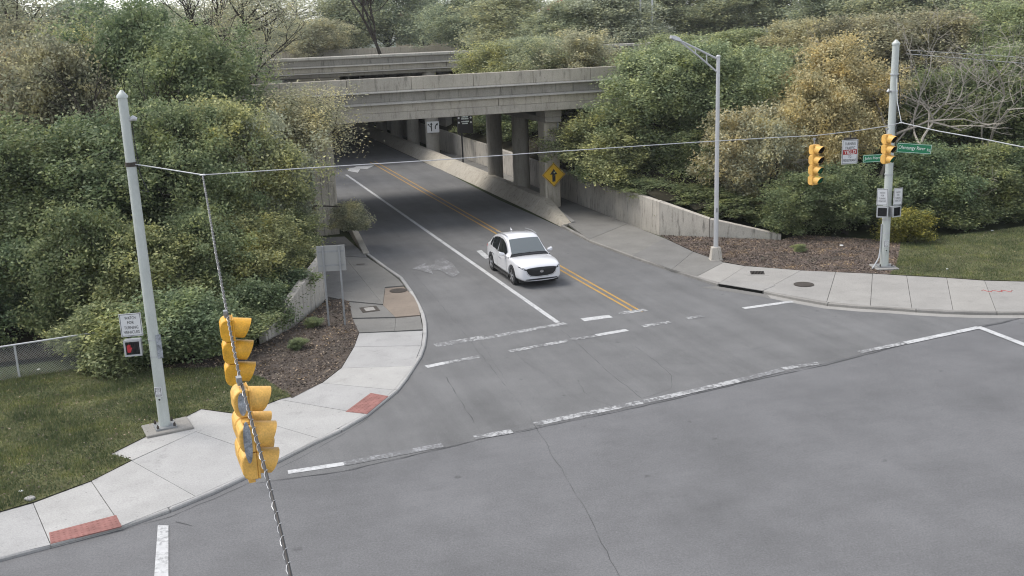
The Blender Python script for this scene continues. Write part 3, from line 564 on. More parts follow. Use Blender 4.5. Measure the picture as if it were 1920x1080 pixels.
# ---------------------------------------------------------------- retaining walls
def wall(name, label, base, heights, thick, side_, mat, joints=True, groove=0):
    o = thing(name, label, 'wall', (*base[0][:2], 0)); B = [Vector(p) for p in base]
    n = len(B); off = [Vector((*p, 0)) for p in inset_line(base, thick*side_)]
    for i in range(n-1):
        a, b, c, d = B[i], B[i+1], off[i+1], off[i]; seg = max(1, int(round((b-a).length/5.5)))
        for k in range(seg):
            u0, u1 = k/seg, (k+1)/seg; ge = .012/(b-a).length; v0, v1 = u0+ge, u1-ge
            P0, P1, Q0, Q1 = a.lerp(b, v0), a.lerp(b, v1), d.lerp(c, v0), d.lerp(c, v1); h0 = heights[i]+(heights[i+1]-heights[i])*v0; h1 = heights[i]+(heights[i+1]-heights[i])*v1
            vs = [(*P0[:2], -.1), (*P1[:2], -.1), (*Q1[:2], -.1), (*Q0[:2], -.1), (*P0[:2], h0), (*P1[:2], h1), (*Q1[:2], h1), (*Q0[:2], h0)]
            part('wall_panel', MB().add(ground_to(o, vs), [(0,3,2,1),(4,5,6,7),(0,1,5,4),(1,2,6,5),(2,3,7,6),(3,0,4,7)]), mat, o, bevel=.02)
            if groove:
                m = int((P1-P0).length/groove); gb = MB()
                for g in range(1, m):
                    p = P0.lerp(P1, g/m); h = h0+(h1-h0)*g/m; t = (P1-P0).normalized()*.035; w = (P0-Q0).normalized()*.03
                    gb.add(ground_to(o, [(p-t+w*0).to_tuple()[:2]+(0,), (p+t).to_tuple()[:2]+(0,), (p+t*.6+w).to_tuple()[:2]+(0,), (p-t*.6+w).to_tuple()[:2]+(0,), (p-t).to_tuple()[:2]+(h,), (p+t).to_tuple()[:2]+(h,), (p+t*.6+w).to_tuple()[:2]+(h,), (p-t*.6+w).to_tuple()[:2]+(h,)]), [(0,1,2,3),(4,7,6,5),(0,4,5,1),(1,5,6,2),(2,6,7,3),(3,7,4,0)])
                part('rib', gb, mat, o)
    return o
wr = [(*W(-7.4, 200)[:2], 0)] + list(L['wall_right'])
wall('retaining_wall', 'long streaked concrete retaining wall along the right pavement, tapering down near the lamp post', wr, [1.95, 1.95, 1.9, 1.85, 1.85, 1.8, 1.08, .28], .32, 1, 'wall_concrete')
wl = [(*W(11.9, 60)[:2], 0), (*W(11.9, 22)[:2], 0)] + list(L['wall_left'])
wall('retaining_wall', 'vertically ribbed concrete retaining wall behind the left bushes and mulch', wl, [1.95, 1.95, 1.9, 1.35, .9, .3], .32, -1, 'wall_concrete', groove=.42)
# low barrier walls between road and pavements
bl = thing('barrier_wall', 'low concrete barrier wall rising from the left kerb to the bridge column', 'wall', (*kl[2][:2], 0))
pl_ = [Vector(p) for p in (kl[2], kl[1])] + [W(7.75, 27), W(7.75, 60), W(7.75, 130)]
hh = [.14, .72, .9, .9, .9]
inn = [Vector((*p, 0)) for p in inset_line(pl_, .34)]
for i in range(4):
    a, b, c, d = pl_[i], pl_[i+1], inn[i+1], inn[i]; vs = [(*p[:2], z) for p, z in ((a, -.05), (b, -.05), (c, -.05), (d, -.05), (a, hh[i]), (b, hh[i+1]), (c, hh[i+1]), (d, hh[i]))]
    part('wall_panel', MB().add(ground_to(bl, vs), [(0,3,2,1),(4,5,6,7),(0,1,5,4),(1,2,6,5),(2,3,7,6),(3,0,4,7)]), 'pier_concrete', bl, bevel=.03)
br = thing('barrier_wall', 'pale concrete barrier wall the right hand bridge columns stand behind, sloped at its end', 'wall', (*W(-3.7, 18)[:2], 0), RZ)
def nb(n, s, z): return ground_to(br, [W(n, s, z)])[0]
def barrier(s0, s1, h0, h1, m0=-3.55, m1=-3.7):
    vs = [nb(m0, s0, -.05), nb(-5.0 if s1 > 24 else -4.2, s0, -.05), nb(-5.0, s1, -.05), nb(m1, s1, -.05), nb(m0-.02-.9*h0, s0, h0), nb((-5.0 if s1 > 24 else -4.2)-.3*0, s0, h0), nb(-5.0, s1, h1), nb(m1-.02-.9*h1, s1, h1)]
    part('wall_panel', MB().add(vs, [(0,1,2,3),(4,7,6,5),(0,4,5,1),(1,5,6,2),(2,6,7,3),(3,7,4,0)]), 'bridge_concrete', br, bevel=.02)
barrier(18.2, 23.9, .12, .78); barrier(23.92, 30, .78, .8, -3.7, -3.75); barrier(30.02, 37, .8, .8, -3.75, -3.8); barrier(37.02, 45, .8, .8, -3.8, -3.8); barrier(45.02, 55, .8, .8, -3.8, -3.8); barrier(55.02, 75, .8, .8, -3.8, -3.8); barrier(75.02, 120, .8, .8, -3.8, -3.8)
part('kerb', MB().add([nb(n, s, z) for n, s, z in ((-4.21,18.3,-.05),(-5.02,23.9,-.05),(-5.2,23.9,-.05),(-4.45,18.3,-.05),(-4.21,18.3,.2),(-5.02,23.9,.3),(-5.2,23.9,.3),(-4.45,18.3,.2))], [(0,1,2,3),(4,7,6,5),(0,4,5,1),(1,5,6,2),(2,6,7,3),(3,7,4,0)]), 'concrete_mid', br)

# ---------------------------------------------------------------- bridges (local x runs along the bridge = -n, local y along the road = s)
def pts_chamfer(cx, cy, hx, hy, c): return [(cx-hx+c,cy-hy),(cx+hx-c,cy-hy),(cx+hx,cy-hy+c),(cx+hx,cy+hy-c),(cx+hx-c,cy+hy),(cx-hx+c,cy+hy),(cx-hx,cy+hy-c),(cx-hx,cy-hy+c)]
def run_panels(root, name, x0, x1, step, y0, y1, z0, z1, mat, gap=.02, bevel=.02, rr=None):
    x = x0
    while x < x1-.1:
        e = min(x+step, x1); part(name, MB().box(x+gap/2, e-gap/2, y0, y1, z0, z1), mat, root, bevel=bevel); x = e
nbz = W(0, 22.5, 0)
b1 = thing('overpass_bridge', 'near concrete ramp bridge with streaked parapet crossing over the road', 'bridge', nbz, RZ)
X0, X1 = -26., 15.
run_panels(b1, 'parapet_panel', X0, X1, 3.7, -.12, .14, 7.97, 8.70, 'bridge_concrete')
part('ledge', MB().prism_x([(-.24,7.86),(.5,7.86),(.5,7.969),(-.12,7.969),(-.24,7.90)], X0, X1), 'lit_edge_concrete', b1)
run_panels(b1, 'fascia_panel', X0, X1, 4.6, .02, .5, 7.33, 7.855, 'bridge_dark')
part('ledge', MB().prism_x([(-.28,7.205),(.5,7.205),(.5,7.329),(.02,7.329),(-.28,7.245)], X0, X1), 'lit_edge_concrete', b1)
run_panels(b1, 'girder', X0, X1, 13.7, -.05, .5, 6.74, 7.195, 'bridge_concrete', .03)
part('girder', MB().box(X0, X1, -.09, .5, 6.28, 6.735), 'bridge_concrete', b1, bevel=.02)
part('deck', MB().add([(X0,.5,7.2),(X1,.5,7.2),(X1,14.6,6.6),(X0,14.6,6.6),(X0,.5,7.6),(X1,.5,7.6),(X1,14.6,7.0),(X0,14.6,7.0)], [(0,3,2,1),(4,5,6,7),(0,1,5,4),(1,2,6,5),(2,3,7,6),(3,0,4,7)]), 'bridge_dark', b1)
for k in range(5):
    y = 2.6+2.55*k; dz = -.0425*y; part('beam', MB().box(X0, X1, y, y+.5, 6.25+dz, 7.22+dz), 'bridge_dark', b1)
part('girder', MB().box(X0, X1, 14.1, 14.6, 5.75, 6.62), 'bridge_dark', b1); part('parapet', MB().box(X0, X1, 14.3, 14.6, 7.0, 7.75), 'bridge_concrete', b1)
part('pier_cap', MB().box(4.7, 5.75, .95, 14.2, 5.45, 5.80), 'pier_concrete', b1, bevel=.03); part('pier_cap', MB().box(4.7, 5.75, .95, 2.7, 5.805, 6.24), 'pier_concrete', b1)
part('pier_cap', MB().box(-9.75, -8.6, .95, 14.2, 5.35, 5.8), 'pier_concrete', b1, bevel=.03); part('pier_cap', MB().box(-9.75, -8.6, .95, 2.7, 5.805, 6.24), 'pier_concrete', b1)
part('column', MB().prism(pts_chamfer(5.22, 1.9, .5, .62, .06), -.05, 6.23), 'bridge_concrete', b1)
for y in (7.4, 13.3): part('column', MB().prism([(5.22+.56*math.cos(t), y+.62*math.sin(t)) for t in [2*math.pi*i/14 for i in range(14)]], -.05, 5.44), 'pier_concrete', b1, smooth=True)
part('column', MB().prism(pts_chamfer(-9.15, .9, .66, .7, .08), -.05, 6.23), 'bridge_concrete', b1)
for y in (7.2, 13.2): part('column', MB().prism(pts_chamfer(-9.15, y, .6, .62, .1), -.05, 5.34), 'pier_concrete', b1)
gb = MB()
for x in (-9.36, -8.95): gb.box(x-.02, x+.02, .185, .21, .0, 6.2)
part('groove', gb, 'bridge_dark', b1)
part('drain_pipe', MB().tube([(5.52,1.2,6.2),(5.58,1.15,6.0),(5.58,1.15,4.6)], .06, 8), 'grey_metal', b1)
part('abutment', MB().box(-16, -13.5, .6, 14.5, 3., 6.25), 'pier_concrete', b1); part('abutment', MB().box(13, 15, .6, 14.5, 3., 6.25), 'pier_concrete', b1)
for x in (8.6, ): part('bearing_block', MB().box(12.2, 13, .8, 1.5, 4.5, 6.25), 'pier_concrete', b1)

b2 = thing('overpass_bridge', 'far concrete freeway bridge with double rail seen above the near parapet', 'bridge', W(0, 55., 0), RZ)
X0, X1 = -45., 34.
run_panels(b2, 'rail', X0, X1, 9.2, -.16, .3, 9.12, 9.40, 'lit_edge_concrete', .02, .06)
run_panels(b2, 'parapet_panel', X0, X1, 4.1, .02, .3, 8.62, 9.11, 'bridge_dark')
part('ledge', MB().prism_x([(-.26,8.50),(.5,8.50),(.5,8.615),(.02,8.615),(-.26,8.54)], X0, X1), 'lit_edge_concrete', b2)
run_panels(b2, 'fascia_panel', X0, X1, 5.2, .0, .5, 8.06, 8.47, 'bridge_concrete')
part('ledge', MB().prism_x([(-.26,7.96),(.5,7.96),(.5,8.055),(.0,8.055),(-.26,7.99)], X0, X1), 'lit_edge_concrete', b2)
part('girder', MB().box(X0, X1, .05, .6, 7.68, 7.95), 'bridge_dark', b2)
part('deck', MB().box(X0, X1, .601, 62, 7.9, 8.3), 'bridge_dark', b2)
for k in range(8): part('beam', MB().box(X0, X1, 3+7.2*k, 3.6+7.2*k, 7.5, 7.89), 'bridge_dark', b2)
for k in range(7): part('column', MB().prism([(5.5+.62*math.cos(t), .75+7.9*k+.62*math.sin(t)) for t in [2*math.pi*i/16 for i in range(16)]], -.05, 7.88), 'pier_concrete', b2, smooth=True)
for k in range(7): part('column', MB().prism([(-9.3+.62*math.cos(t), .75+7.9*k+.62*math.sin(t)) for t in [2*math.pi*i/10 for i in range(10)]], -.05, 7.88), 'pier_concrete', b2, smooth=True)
part('abutment', MB().box(-14.5, -12.6, .61, 61, 0, 7.89), 'bridge_dark', b2); part('abutment', MB().box(13.5, 15.5, .61, 61, 0, 7.89), 'bridge_dark', b2); part('abutment', MB().box(-44.9, -14.51, 7, 7.6, 2, 7.49), 'bridge_dark', b2); part('abutment', MB().box(15.51, 33.9, 7, 7.6, 2, 7.49), 'bridge_dark', b2)  # the two cross walls are added to keep the gap under the deck dark
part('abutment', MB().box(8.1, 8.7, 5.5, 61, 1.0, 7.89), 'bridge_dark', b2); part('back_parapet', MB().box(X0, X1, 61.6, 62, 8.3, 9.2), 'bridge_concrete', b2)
for i, (x, lab) in enumerate(((-13.6, 'left of two orange and white traffic drums on the far bridge deck'), (-12.1, 'right of two orange traffic drums on the far bridge deck, beside the branches'))):
    v = W(-x-.0+8.6, 57, 8.31); o = thing('traffic_drum', lab, 'traffic drum', v, 0, 'traffic drums on the far bridge')
    part('drum_body', MB().lathe([(.3,0),(.3,.1),(.28,.1),(.25,1.55),(.12,1.6)], 14), 'drum_orange', o)
    for z in (.62, 1.12): part('stripe', MB().lathe([(.286-.02*z,z),(.283-.02*z,z+.2)], 14), 'sign_white', o)

# ---------------------------------------------------------------- poles
def pole_parts(o, h, r0_, r1_, mat='galvanised'):
    part('pole_shaft', MB().tube([(0,0,.12),(0,0,h*.5),(0,0,h)], [r0_, (r0_+r1_)/2, r1_], 18), mat, o, True)
    part('pole_cap', MB().lathe([(r1_+.025,h-.02),(r1_+.025,h+.04),(r1_*.75,h+.11),(.03,h+.19)], 18), mat, o, True)
    part('base_plate', MB().box(-r0_-.13, r0_+.13, -r0_-.13, r0_+.13, .07, .12), 'grey_metal', o)
    nb_ = MB()
    for a in (-1, 1):
        for c in (-1, 1): nb_.lathe([(.035,.12),(.035,.2),(.015,.2),(.015,.24)], 6, (a*(r0_+.07), c*(r0_+.07)))
    part('anchor_bolt', nb_, 'iron', o)
zl = L['zL']; pL = L['spots']['pole_left']
t = thing('signal_pole', 'pale green grey steel strain pole on a concrete pad at the left corner', 'signal pole', (pL[0], pL[1], ZL), rad(28))
h = zl['top']-ZL
pole_parts(t, h, .165, .125)
part('concrete_base', MB().box(-.6, .72, -.5, .5, -.1, .07), 'concrete_kerb', t, bevel=.02)
part('service_cap', MB().tube([(.1,-.02,zl['eye']-.05-ZL),(.2,-.08,zl['eye']-ZL),(.29,-.1,zl['eye']-.04-ZL)], [.05,.075,.05], 10), 'lamp_metal', t, True)
part('clamp', MB().lathe([(.155,zl['wire']-.06-ZL),(.155,zl['wire']+.06-ZL)], 16), 'iron', t)
part('conduit', MB().tube([(.155,-.05,zl['eye']-.2-ZL),(.158,-.05,zl['wire']+.6-ZL),(.2,-.06,zl['wire']-.3-ZL),(.35,-.1,zl['wire']-.8-ZL),(.2,-.03,zl['wire']-.75-ZL)], .014, 6), 'cable', t)
for z in (2.25, 2.75): part('band', MB().lathe([(.167,z),(.167,z+.03)], 18), 'steel', t)
part('terminal_plate', MB().box(.03, .175, -.175, -.1, 2.2, 2.9), 'alu_patch', t)
part('hand_hole_cover', MB().box(-.06, .06, -.172, -.15, 3.2, 3.5), 'galvanised', t)

def ped_head(label, loc, rz, hand):
    o = thing('pedestrian_signal', label, 'walk signal', loc, rz)
    part('housing', MB().box(-.235, .235, -.02, .2, -.235, .235), 'grey_metal', o, bevel=.02)
    fr = MB()
    for q in ((-.24,.24,-.06,-.02,.19,.24),(-.24,.24,-.06,-.02,-.24,-.19),(-.24,-.19,-.06,-.02,-.189,.189),(.19,.24,-.06,-.02,-.189,.189)): fr.box(*q)
    part('frame', fr, 'steel', o); part('display', MB().box(-.189, .189, -.03, -.021, -.189, .189), 'black', o)
    eg = MB()
    for k in range(-3, 4): eg.box(k*.052-.004, k*.052+.004, -.055, -.031, -.185, .185)
    part('louvre', eg, 'black', o)
    if hand:
        hb = MB(); hb.prism_y([(-.15,-.12),(-.06,-.12),(-.03,-.02),(-.01,.0),(-.02,.03),(-.05,.01),(-.05,.1),(-.075,.1),(-.075,.12),(-.1,.12),(-.1,.11),(-.13,.11),(-.13,.08),(-.155,.08)], -.063, -.057)
        part('hand_symbol', hb, 'hand_red', o)
    part('bracket', MB().tube([(0,.2,.1),(0,.32,.1)], .03, 8), 'grey_metal', o)
    return o
def plate_sign(name, label, loc, rz, w, h, lines, mat='sign_white', ink='ink', border=True, cat='sign', group=None):
    o = thing(name, label, cat, loc, rz, group)
    part('sign_plate', MB().box(-w/2, w/2, 0, .012, -h/2, h/2), mat, o)
    if border:
        b = MB(); m = .02; q = .012
        for z in (-h/2+m, h/2-m-q): b.box(-w/2+m, w/2-m, -.004, -.001, z, z+q)
        for x in (-w/2+m, w/2-m-q): b.box(x, x+q, -.0042, -.0012, -h/2+m+q, h/2-m-q)
        part('border', b, ink, o)
    for s_, hh_, ww, x, z in lines: text(s_, hh_, ww, (x, -.006, z), ink, o)
    part('bracket', MB().box(-.03, .03, .012, .12, -.05, .05), 'grey_metal', o)
    return o
WATCH = lambda w, h: [('WATCH', h*.13, w*.5, 0, h*.31), ('FOR', h*.13, w*.3, 0, h*.11), ('TURNING', h*.13, w*.64, 0, -h*.11), ('VEHICLES', h*.13, w*.72, 0, -h*.31)]
q = L['spots']['pole_left']
def beside(pole, px_off, toward): return (pole[0]+px_off, pole[1]+toward)
face_l = math.atan2(0-q[0], q[1])*.5
ped_head('walk signal with lit red hand under a white sign on the left corner pole', (q[0]-.58, q[1]-.12, zl['ped']), rad(10), True)
plate_sign('pedestrian_sign', 'white WATCH FOR TURNING VEHICLES sign on the left corner pole', (q[0]-.58, q[1]-.05, zl['sign']), rad(10), .60, .68, WATCH(.6, .68))
plate_sign('push_button_sign', 'small white crossing button sign low on the left corner pole', (q[0]+.0, q[1]-.19, zl['stick']), rad(6), .2, .3, [('PUSH', .035, .12, 0, .09), ('BUTTON', .035, .15, 0, .03), ('TO', .03, .05, 0, -.03), ('CROSS', .035, .13, 0, -.09)])
pb = thing('push_button', 'round crossing push button below the small sign on the left pole', 'push button', (q[0]+.01, q[1]-.17, zl['btn']), rad(6))
part('housing', MB().box(-.05, .05, -.04, .0, -.07, .07), 'galvanised', pb, bevel=.01); part('button', MB().disc((0,-.042,0), .03), 'ink', pb)

zr = L['zR']; pR = L['spots']['pole_right']
t = thing('signal_pole', 'tall galvanised strain pole between mulch and lawn on the far right', 'signal pole', (pR[0], pR[1], ZR), 0)
pole_parts(t, 9.75, .19, .145)
part('concrete_base', MB().box(-.5, .5, -.55, .5, -.1, .07), 'concrete_mid', t, bevel=.02)
for z in (zr['bridle'], zr['band'], 2.2, 1.6, 4.2): part('band', MB().lathe([(.186,z-.03),(.186,z+.03)], 16), 'steel', t)
part('conduit', MB().tube([(-.22,-.05,2.0),(-.22,-.05,.9),(-.3,-.15,.5),(-.5,-.2,.15),(-.6,-.2,.0)], .035, 8), 'steel', t)
part('cable_drop', MB().tube([(.1,-.15,zr['bridle']),(.2,-.2,zr['bridle']-.7),(.14,-.17,zr['bridle']-1.6),(.17,-.16,5.2)], .02, 6), 'cable', t)
part('service_cap', MB().tube([(-.19,-.1,zr['band']+.0),(-.26,-.12,zr['band']+.06),(-.3,-.14,zr['band']-.03)], .05, 8), 'lamp_metal', t)
x, y = pR[0], pR[1]
ped_head('unlit walk signal on the left face of the far right pole', (x-.3, y-.28, zr['ped']), rad(-25), False)
ped_head('unlit walk signal on the right face of the far right pole', (x+.3, y-.28, zr['ped']), rad(25), False)
plate_sign('pedestrian_sign', 'white turning vehicles sign on the left face of the far right pole', (x-.33, y-.26, zr['psign']), rad(-18), .46, .74, WATCH(.42, .6))
plate_sign('pedestrian_sign', 'white turning vehicles sign on the right face of the far right pole', (x+.36, y-.26, zr['psign']), rad(18), .46, .74, WATCH(.42, .6))
plate_sign('push_button_sign', 'small white crossing button sign low on the far right pole', (x-.03, y-.22, zr['stick']), rad(-10), .2, .32, [('PUSH', .035, .12, 0, .09), ('BUTTON', .035, .15, 0, .03), ('TO', .03, .05, 0, -.03), ('CROSS', .035, .13, 0, -.09)])
pb = thing('push_button', 'round crossing push button low on the far right pole', 'push button', (x-.02, y-.21, zr['stick']-.3), 0)
part('housing', MB().box(-.05, .05, -.04, .0, -.07, .07), 'galvanised', pb, bevel=.01); part('button', MB().disc((0,-.042,0), .03), 'ink', pb)
o = plate_sign('street_name_sign', 'green Olentangy River Rd street name sign on the far right pole', (x+.95, y-.24, zr['sign']), rad(-8), 1.45, .42, [('Olentangy River', .2, 1.12, -.1, 0), ('Rd', .12, .12, .6, -.03)], 'sign_green', 'lettering_white')
for ch in list(o.children):
    if ch.name.startswith(('sign_plate', 'border', 'lettering')): ch.rotation_euler = (0, rad(5), 0)
plate_sign('street_name_sign', 'green John Herrick Dr street name sign partly behind the small signal', (x-.68, y-.3, zr['sign2']), rad(6), 1.25, .34, [('John Herrick', .17, .9, -.1, 0), ('Dr', .11, .12, .5, 0)], 'sign_green', 'lettering_white')

pl3 = L['spots']['lamp']
t = thing('street_lamp', 'tall grey street lamp with truss arm standing beside the mulch bed', 'street lamp', (pl3[0], pl3[1], ZR), 0)
part('pole_shaft', MB().tube([(0,0,.6),(0,0,5),(0,0,9.42)], [.115,.1,.085], 16), 'lamp_metal', t, True)
part('lamp_base', MB().prism([(-.29,-.29),(.29,-.29),(.29,.29),(-.29,.29)], -.02, .05).add([(-.27,-.27,.05),(.27,-.27,.05),(.27,.27,.05),(-.27,.27,.05),(-.2,-.2,.62),(.2,-.2,.62),(.2,.2,.62),(-.2,.2,.62)], [(0,1,5,4),(1,2,6,5),(2,3,7,6),(3,0,4,7),(4,5,6,7)]), 'wall_concrete', t, bevel=.02)
part('footing', MB().box(-.5, .5, -.42, .42, -.12, .0), 'concrete_mid', t)
ax = Vector((-.93, -.36, 0))
def A_(r_, z): return (ax.x*r_, ax.y*r_, z)
part('arm', MB().tube([A_(0,9.3), A_(1.05,9.78), A_(2.0,10.2)], .045, 8), 'lamp_metal', t, True); part('arm', MB().tube([A_(0,8.7), A_(1.05,9.5), A_(1.95,10.14)], .04, 8), 'lamp_metal', t, True)
part('brace', MB().tube([A_(.62,9.58), A_(.6,9.15)], .025, 6), 'lamp_metal', t); part('brace', MB().tube([A_(1.2,9.83), A_(1.19,9.63)], .025, 6), 'lamp_metal', t)
part('pole_cap', MB().lathe([(.1,9.4),(.1,9.46),(.05,9.5)], 12), 'lamp_metal', t)
hd = MB(); 
for k, (r_, w_, zt, zb) in enumerate(((1.95,.05,10.24,10.12),(2.05,.11,10.33,10.17),(2.3,.13,10.43,10.23),(2.48,.08,10.44,10.33))):
    pc = Vector(A_(r_, 0)); q_ = Vector((-ax.y, ax.x, 0))*w_
    hd.v += [tuple(pc-q_+Vector((0,0,zb))), tuple(pc+q_+Vector((0,0,zb))), tuple(pc+q_*.7+Vector((0,0,zt))), tuple(pc-q_*.7+Vector((0,0,zt)))]
    if k: hd.f += [(4*k-4+i, 4*k-4+(i+1)%4, 4*k+(i+1)%4, 4*k+i) for i in range(4)]
hd.f += [(0,1,2,3), (15,14,13,12)]
lh = part('lamp_head', hd, 'lamp_metal', t, bevel=.015); part('lens', MB().disc((*Vector(A_(2.2,0))[:2], 10.17), .13, 'z'), 'headlight', lh)
part('hand_hole', MB().box(-.04, .04, -.119, -.1, 2.3, 2.5), 'grey_metal', t)

# ---------------------------------------------------------------- span wires
def cable(name, label, pts, r_, mat, wrap=0., second=0., seg=6):
    P = [Vector(p) for p in pts]; o = thing(name, label, 'cable', P[0]); P = [p-P[0] for p in P]
    part('messenger', MB().tube(P, r_, seg), mat, o, True)
    if second:
        Q = [p+Vector((.002,0,-r_-second)) for p in P]; part('signal_cable', MB().tube(Q, second, seg), 'cable', o, True)
    if wrap:
        H = []; tot = 0; R = r_+second+.001
        for a, b in zip(P, P[1:]):
            ln = (b-a).length; n = max(2, int(ln/wrap*7)); d = (b-a).normalized(); u = d.cross(Vector((0,0,1))).normalized(); w = d.cross(u)
            for i in range(n):
                th = 2*math.pi*(tot+ln*i/n)/wrap; H.append(a.lerp(b, i/n)+Vector((.002,0,-second-r_*.5))+(u*math.cos(th)+w*math.sin(th))*R)
            tot += ln
        part('lashing', MB().tube(H, .0035, 4), 'lamp_metal', o)
    return o
wnm, wnc, wmr = L['wire_nm'], L['wire_nc'], L['wire_mr']
lc = cable('span_wire', 'span wire with lashed black cable running from the near signals towards the camera', wnc, .006, 'iron', .26, .017)
cable('span_wire', 'long pale span wire crossing in front of the bridge to the far right pole', wnm, .013, 'lamp_metal', 0, .0)
cable('span_wire', 'span wire leaving the picture to the right of the far right pole', wmr, .018, 'steel')
cable('tether_wire', 'short tether wire from the left corner pole to the span wire joint', [(pL[0]+.13, pL[1]-.05, zl['wire']), wnm[0]], .016, 'steel')
cable('tether_wire', 'slack tether wire from the top of the far right pole to the span wire joint', [(pR[0]+.05, pR[1]-.15, zr['bridle']), ((pR[0]+wmr[0][0])/2, (pR[1]+wmr[0][1])/2, 7.75), wmr[0]], .014, 'steel')
o = thing('wire_joint', 'round bull ring joining three span wires near the left pole', 'wire joint', wnm[0]); part('ring', MB().tube([(.07*math.cos(a), .07*math.sin(a), 0) for a in [i*math.pi/5 for i in range(11)]], .018, 6), 'steel', o)
o = thing('wire_joint', 'round bull ring joining the span wires beside the far right pole', 'wire joint', wmr[0]); part('ring', MB().tube([(.07*math.cos(a), .07*math.sin(a), 0) for a in [i*math.pi/5 for i in range(11)]], .018, 6), 'steel', o)
cable('power_line', 'upper of two thin power lines at the upper right', [(24.103, 62.0, 9.015), (27.988, 60.0, 8.637), (33.098, 58.0, 8.084)], .016, 'steel')
cable('power_line', 'lower of two thin power lines at the upper right', [(23.338, 60.0, 8.871), (27.078, 58.0, 8.426), (31.995, 56.0, 7.818)], .018, 'steel')

# ---------------------------------------------------------------- signal heads (local -y is the face)
SEC = .355
def section(o, x, z, lens, ymat, ay=0.):
    prof = [(-.06,z+.005),(.05,z+.005),(.1,z+.04),(.125,z+.1),(.125,z+SEC-.1),(.1,z+SEC-.04),(.05,z+SEC-.005),(-.06,z+SEC-.005)]
    s = part('section', MB().prism_x(prof, x-.168, x+.168), ymat, o, bevel=.012)
    part('door', MB().box(x-.176, x+.176, -.085, -.061, z+.004, z+SEC-.004), ymat, s, bevel=.01)
    cz = z+SEC/2
    part('lens', MB().disc((x,-.088,cz), .148, n=20), lens, s)
    vb = MB(); N_ = 18; R = .163; k = 0
    for i in range(N_+1):
        th = rad(-50+280*i/N_); up_ = (math.sin(th)+1)/2; Ld = .10+.17*up_**.8
        for rr_ in (R, R-.008): vb.v += [(x+rr_*math.cos(th), -.086, cz+rr_*math.sin(th)), (x+rr_*math.cos(th), -.086-Ld, cz+rr_*math.sin(th)-.045*Ld/.27)]
    for i in range(N_):
        a = 4*i; b = a+4; vb.f += [(a, b, b+1, a+1), (a+2, a+3, b+3, b+2), (a+1, b+1, b+3, a+3)]
    vo = part('visor', vb, ymat, s, True); vo.data.materials.append(MATS['black'])
    for k_, pl__ in enumerate(vo.data.polygons):
        if k_ % 3 == 1: pl__.material_index = 1
    return s
def hanger(o, zt, top, mat='grey_metal', dx=0.):
    part('hanger', MB().tube([(dx,.02,zt),(dx,.02,top+.03)], .022, 8).box(dx-.05,dx+.05,-.01,.05,top-.02,top+.05), mat, o)
def rz_face(fx, fy): return math.atan2(fx, -fy)
sg = L['signals']
def sig3(label, top, f, lenses, ymat, drop=.16):
    n = len(lenses); o = thing('traffic_signal', label, 'traffic light', top, rz_face(*f))
    for i, l in enumerate(lenses): section(o, 0, -drop-SEC*(i+1), l, ymat)
    hanger(o, -drop, 0); return o
sig3('three light yellow traffic signal seen from behind, upper one on the near wire', sg['three'], (.95, .30), ['lens_red', 'lens_amber', 'lens_green_off'], 'signal_yellow', .06)
# five light cluster
o = thing('traffic_signal', 'five light yellow cluster signal with grey panels, lower one on the near wire', 'traffic light', sg['dog'], rz_face(.93, .37))
section(o, 0, -.02-SEC, 'lens_red', 'signal_yellow_lit')
for x in (-.185, .185):
    section(o, x, -.06-2*SEC, 'lens_amber', 'signal_yellow_lit'); section(o, x, -.06-3*SEC, 'lens_green_off', 'signal_yellow_lit')
hanger(o, 0, .06)
pp = MB().prism_y([(0,0)]*0 or [(-.06,-.35),(.06,-.35),(.08,-.2),(.06,-.04),(-.06,-.04),(-.08,-.2)], 0, .01)
for (zc, hz, xx) in ((-.19, .145, .174), (-.62, .27, .36)):
    e = MB(); e.add([(-xx-.014, .03+.05*math.cos(a), zc+hz*math.sin(a)) for a in [2*math.pi*i/16 for i in range(16)]]+[(-xx+.01, .03+.05*math.cos(a), zc+hz*math.sin(a)) for a in [2*math.pi*i/16 for i in range(16)]], [tuple(range(16))]+[(i, 16+i, 16+(i+1)%16, (i+1)%16) for i in range(16)])
    part('side_panel', e, 'alu_patch', o)
part('bracket', MB().box(-.3, .3, -.02, .06, -.06-3*SEC-.05, -.06-3*SEC-.002), 'signal_yellow_lit', o); part('bracket', MB().box(-.3, .3, -.02, .06, -.055-SEC, -.022-SEC), 'signal_yellow_lit', o)
FR = (.62, -.78)
sig3('four light yellow traffic signal with green arrow hanging from the span wire', sg['four'], FR, ['lens_red', 'lens_amber', 'lens_green', 'lens_green'], 'signal_yellow_far')
sig3('three light yellow traffic signal showing green in front of the far right pole', sg['threer'], FR, ['lens_red', 'lens_amber', 'lens_green'], 'signal_yellow_far')
y0 = sg['yield']
o = plate_sign('yield_sign', 'white turning traffic YIELD to pedestrians sign hanging between two signals', (y0[0], y0[1], y0[2]-.58), rad(12), .62, .86,
    [('TURNING', .1, .42, 0, .29), ('TRAFFIC', .1, .4, 0, .14), ('TO', .09, .12, 0, -.17), ('PEDESTRIANS', .1, .5, 0, -.3)])
part('yield_band', MB().box(-.27, .27, -.005, -.002, -.09, .08), 'red', o); text('YIELD', .12, .46, (0, -.009, -.005), 'lettering_white', o)
part('hanger', MB().box(-.25, .25, .0, .03, .43, .5).box(-.03, .03, 0, .03, .5, .6), 'iron', o)

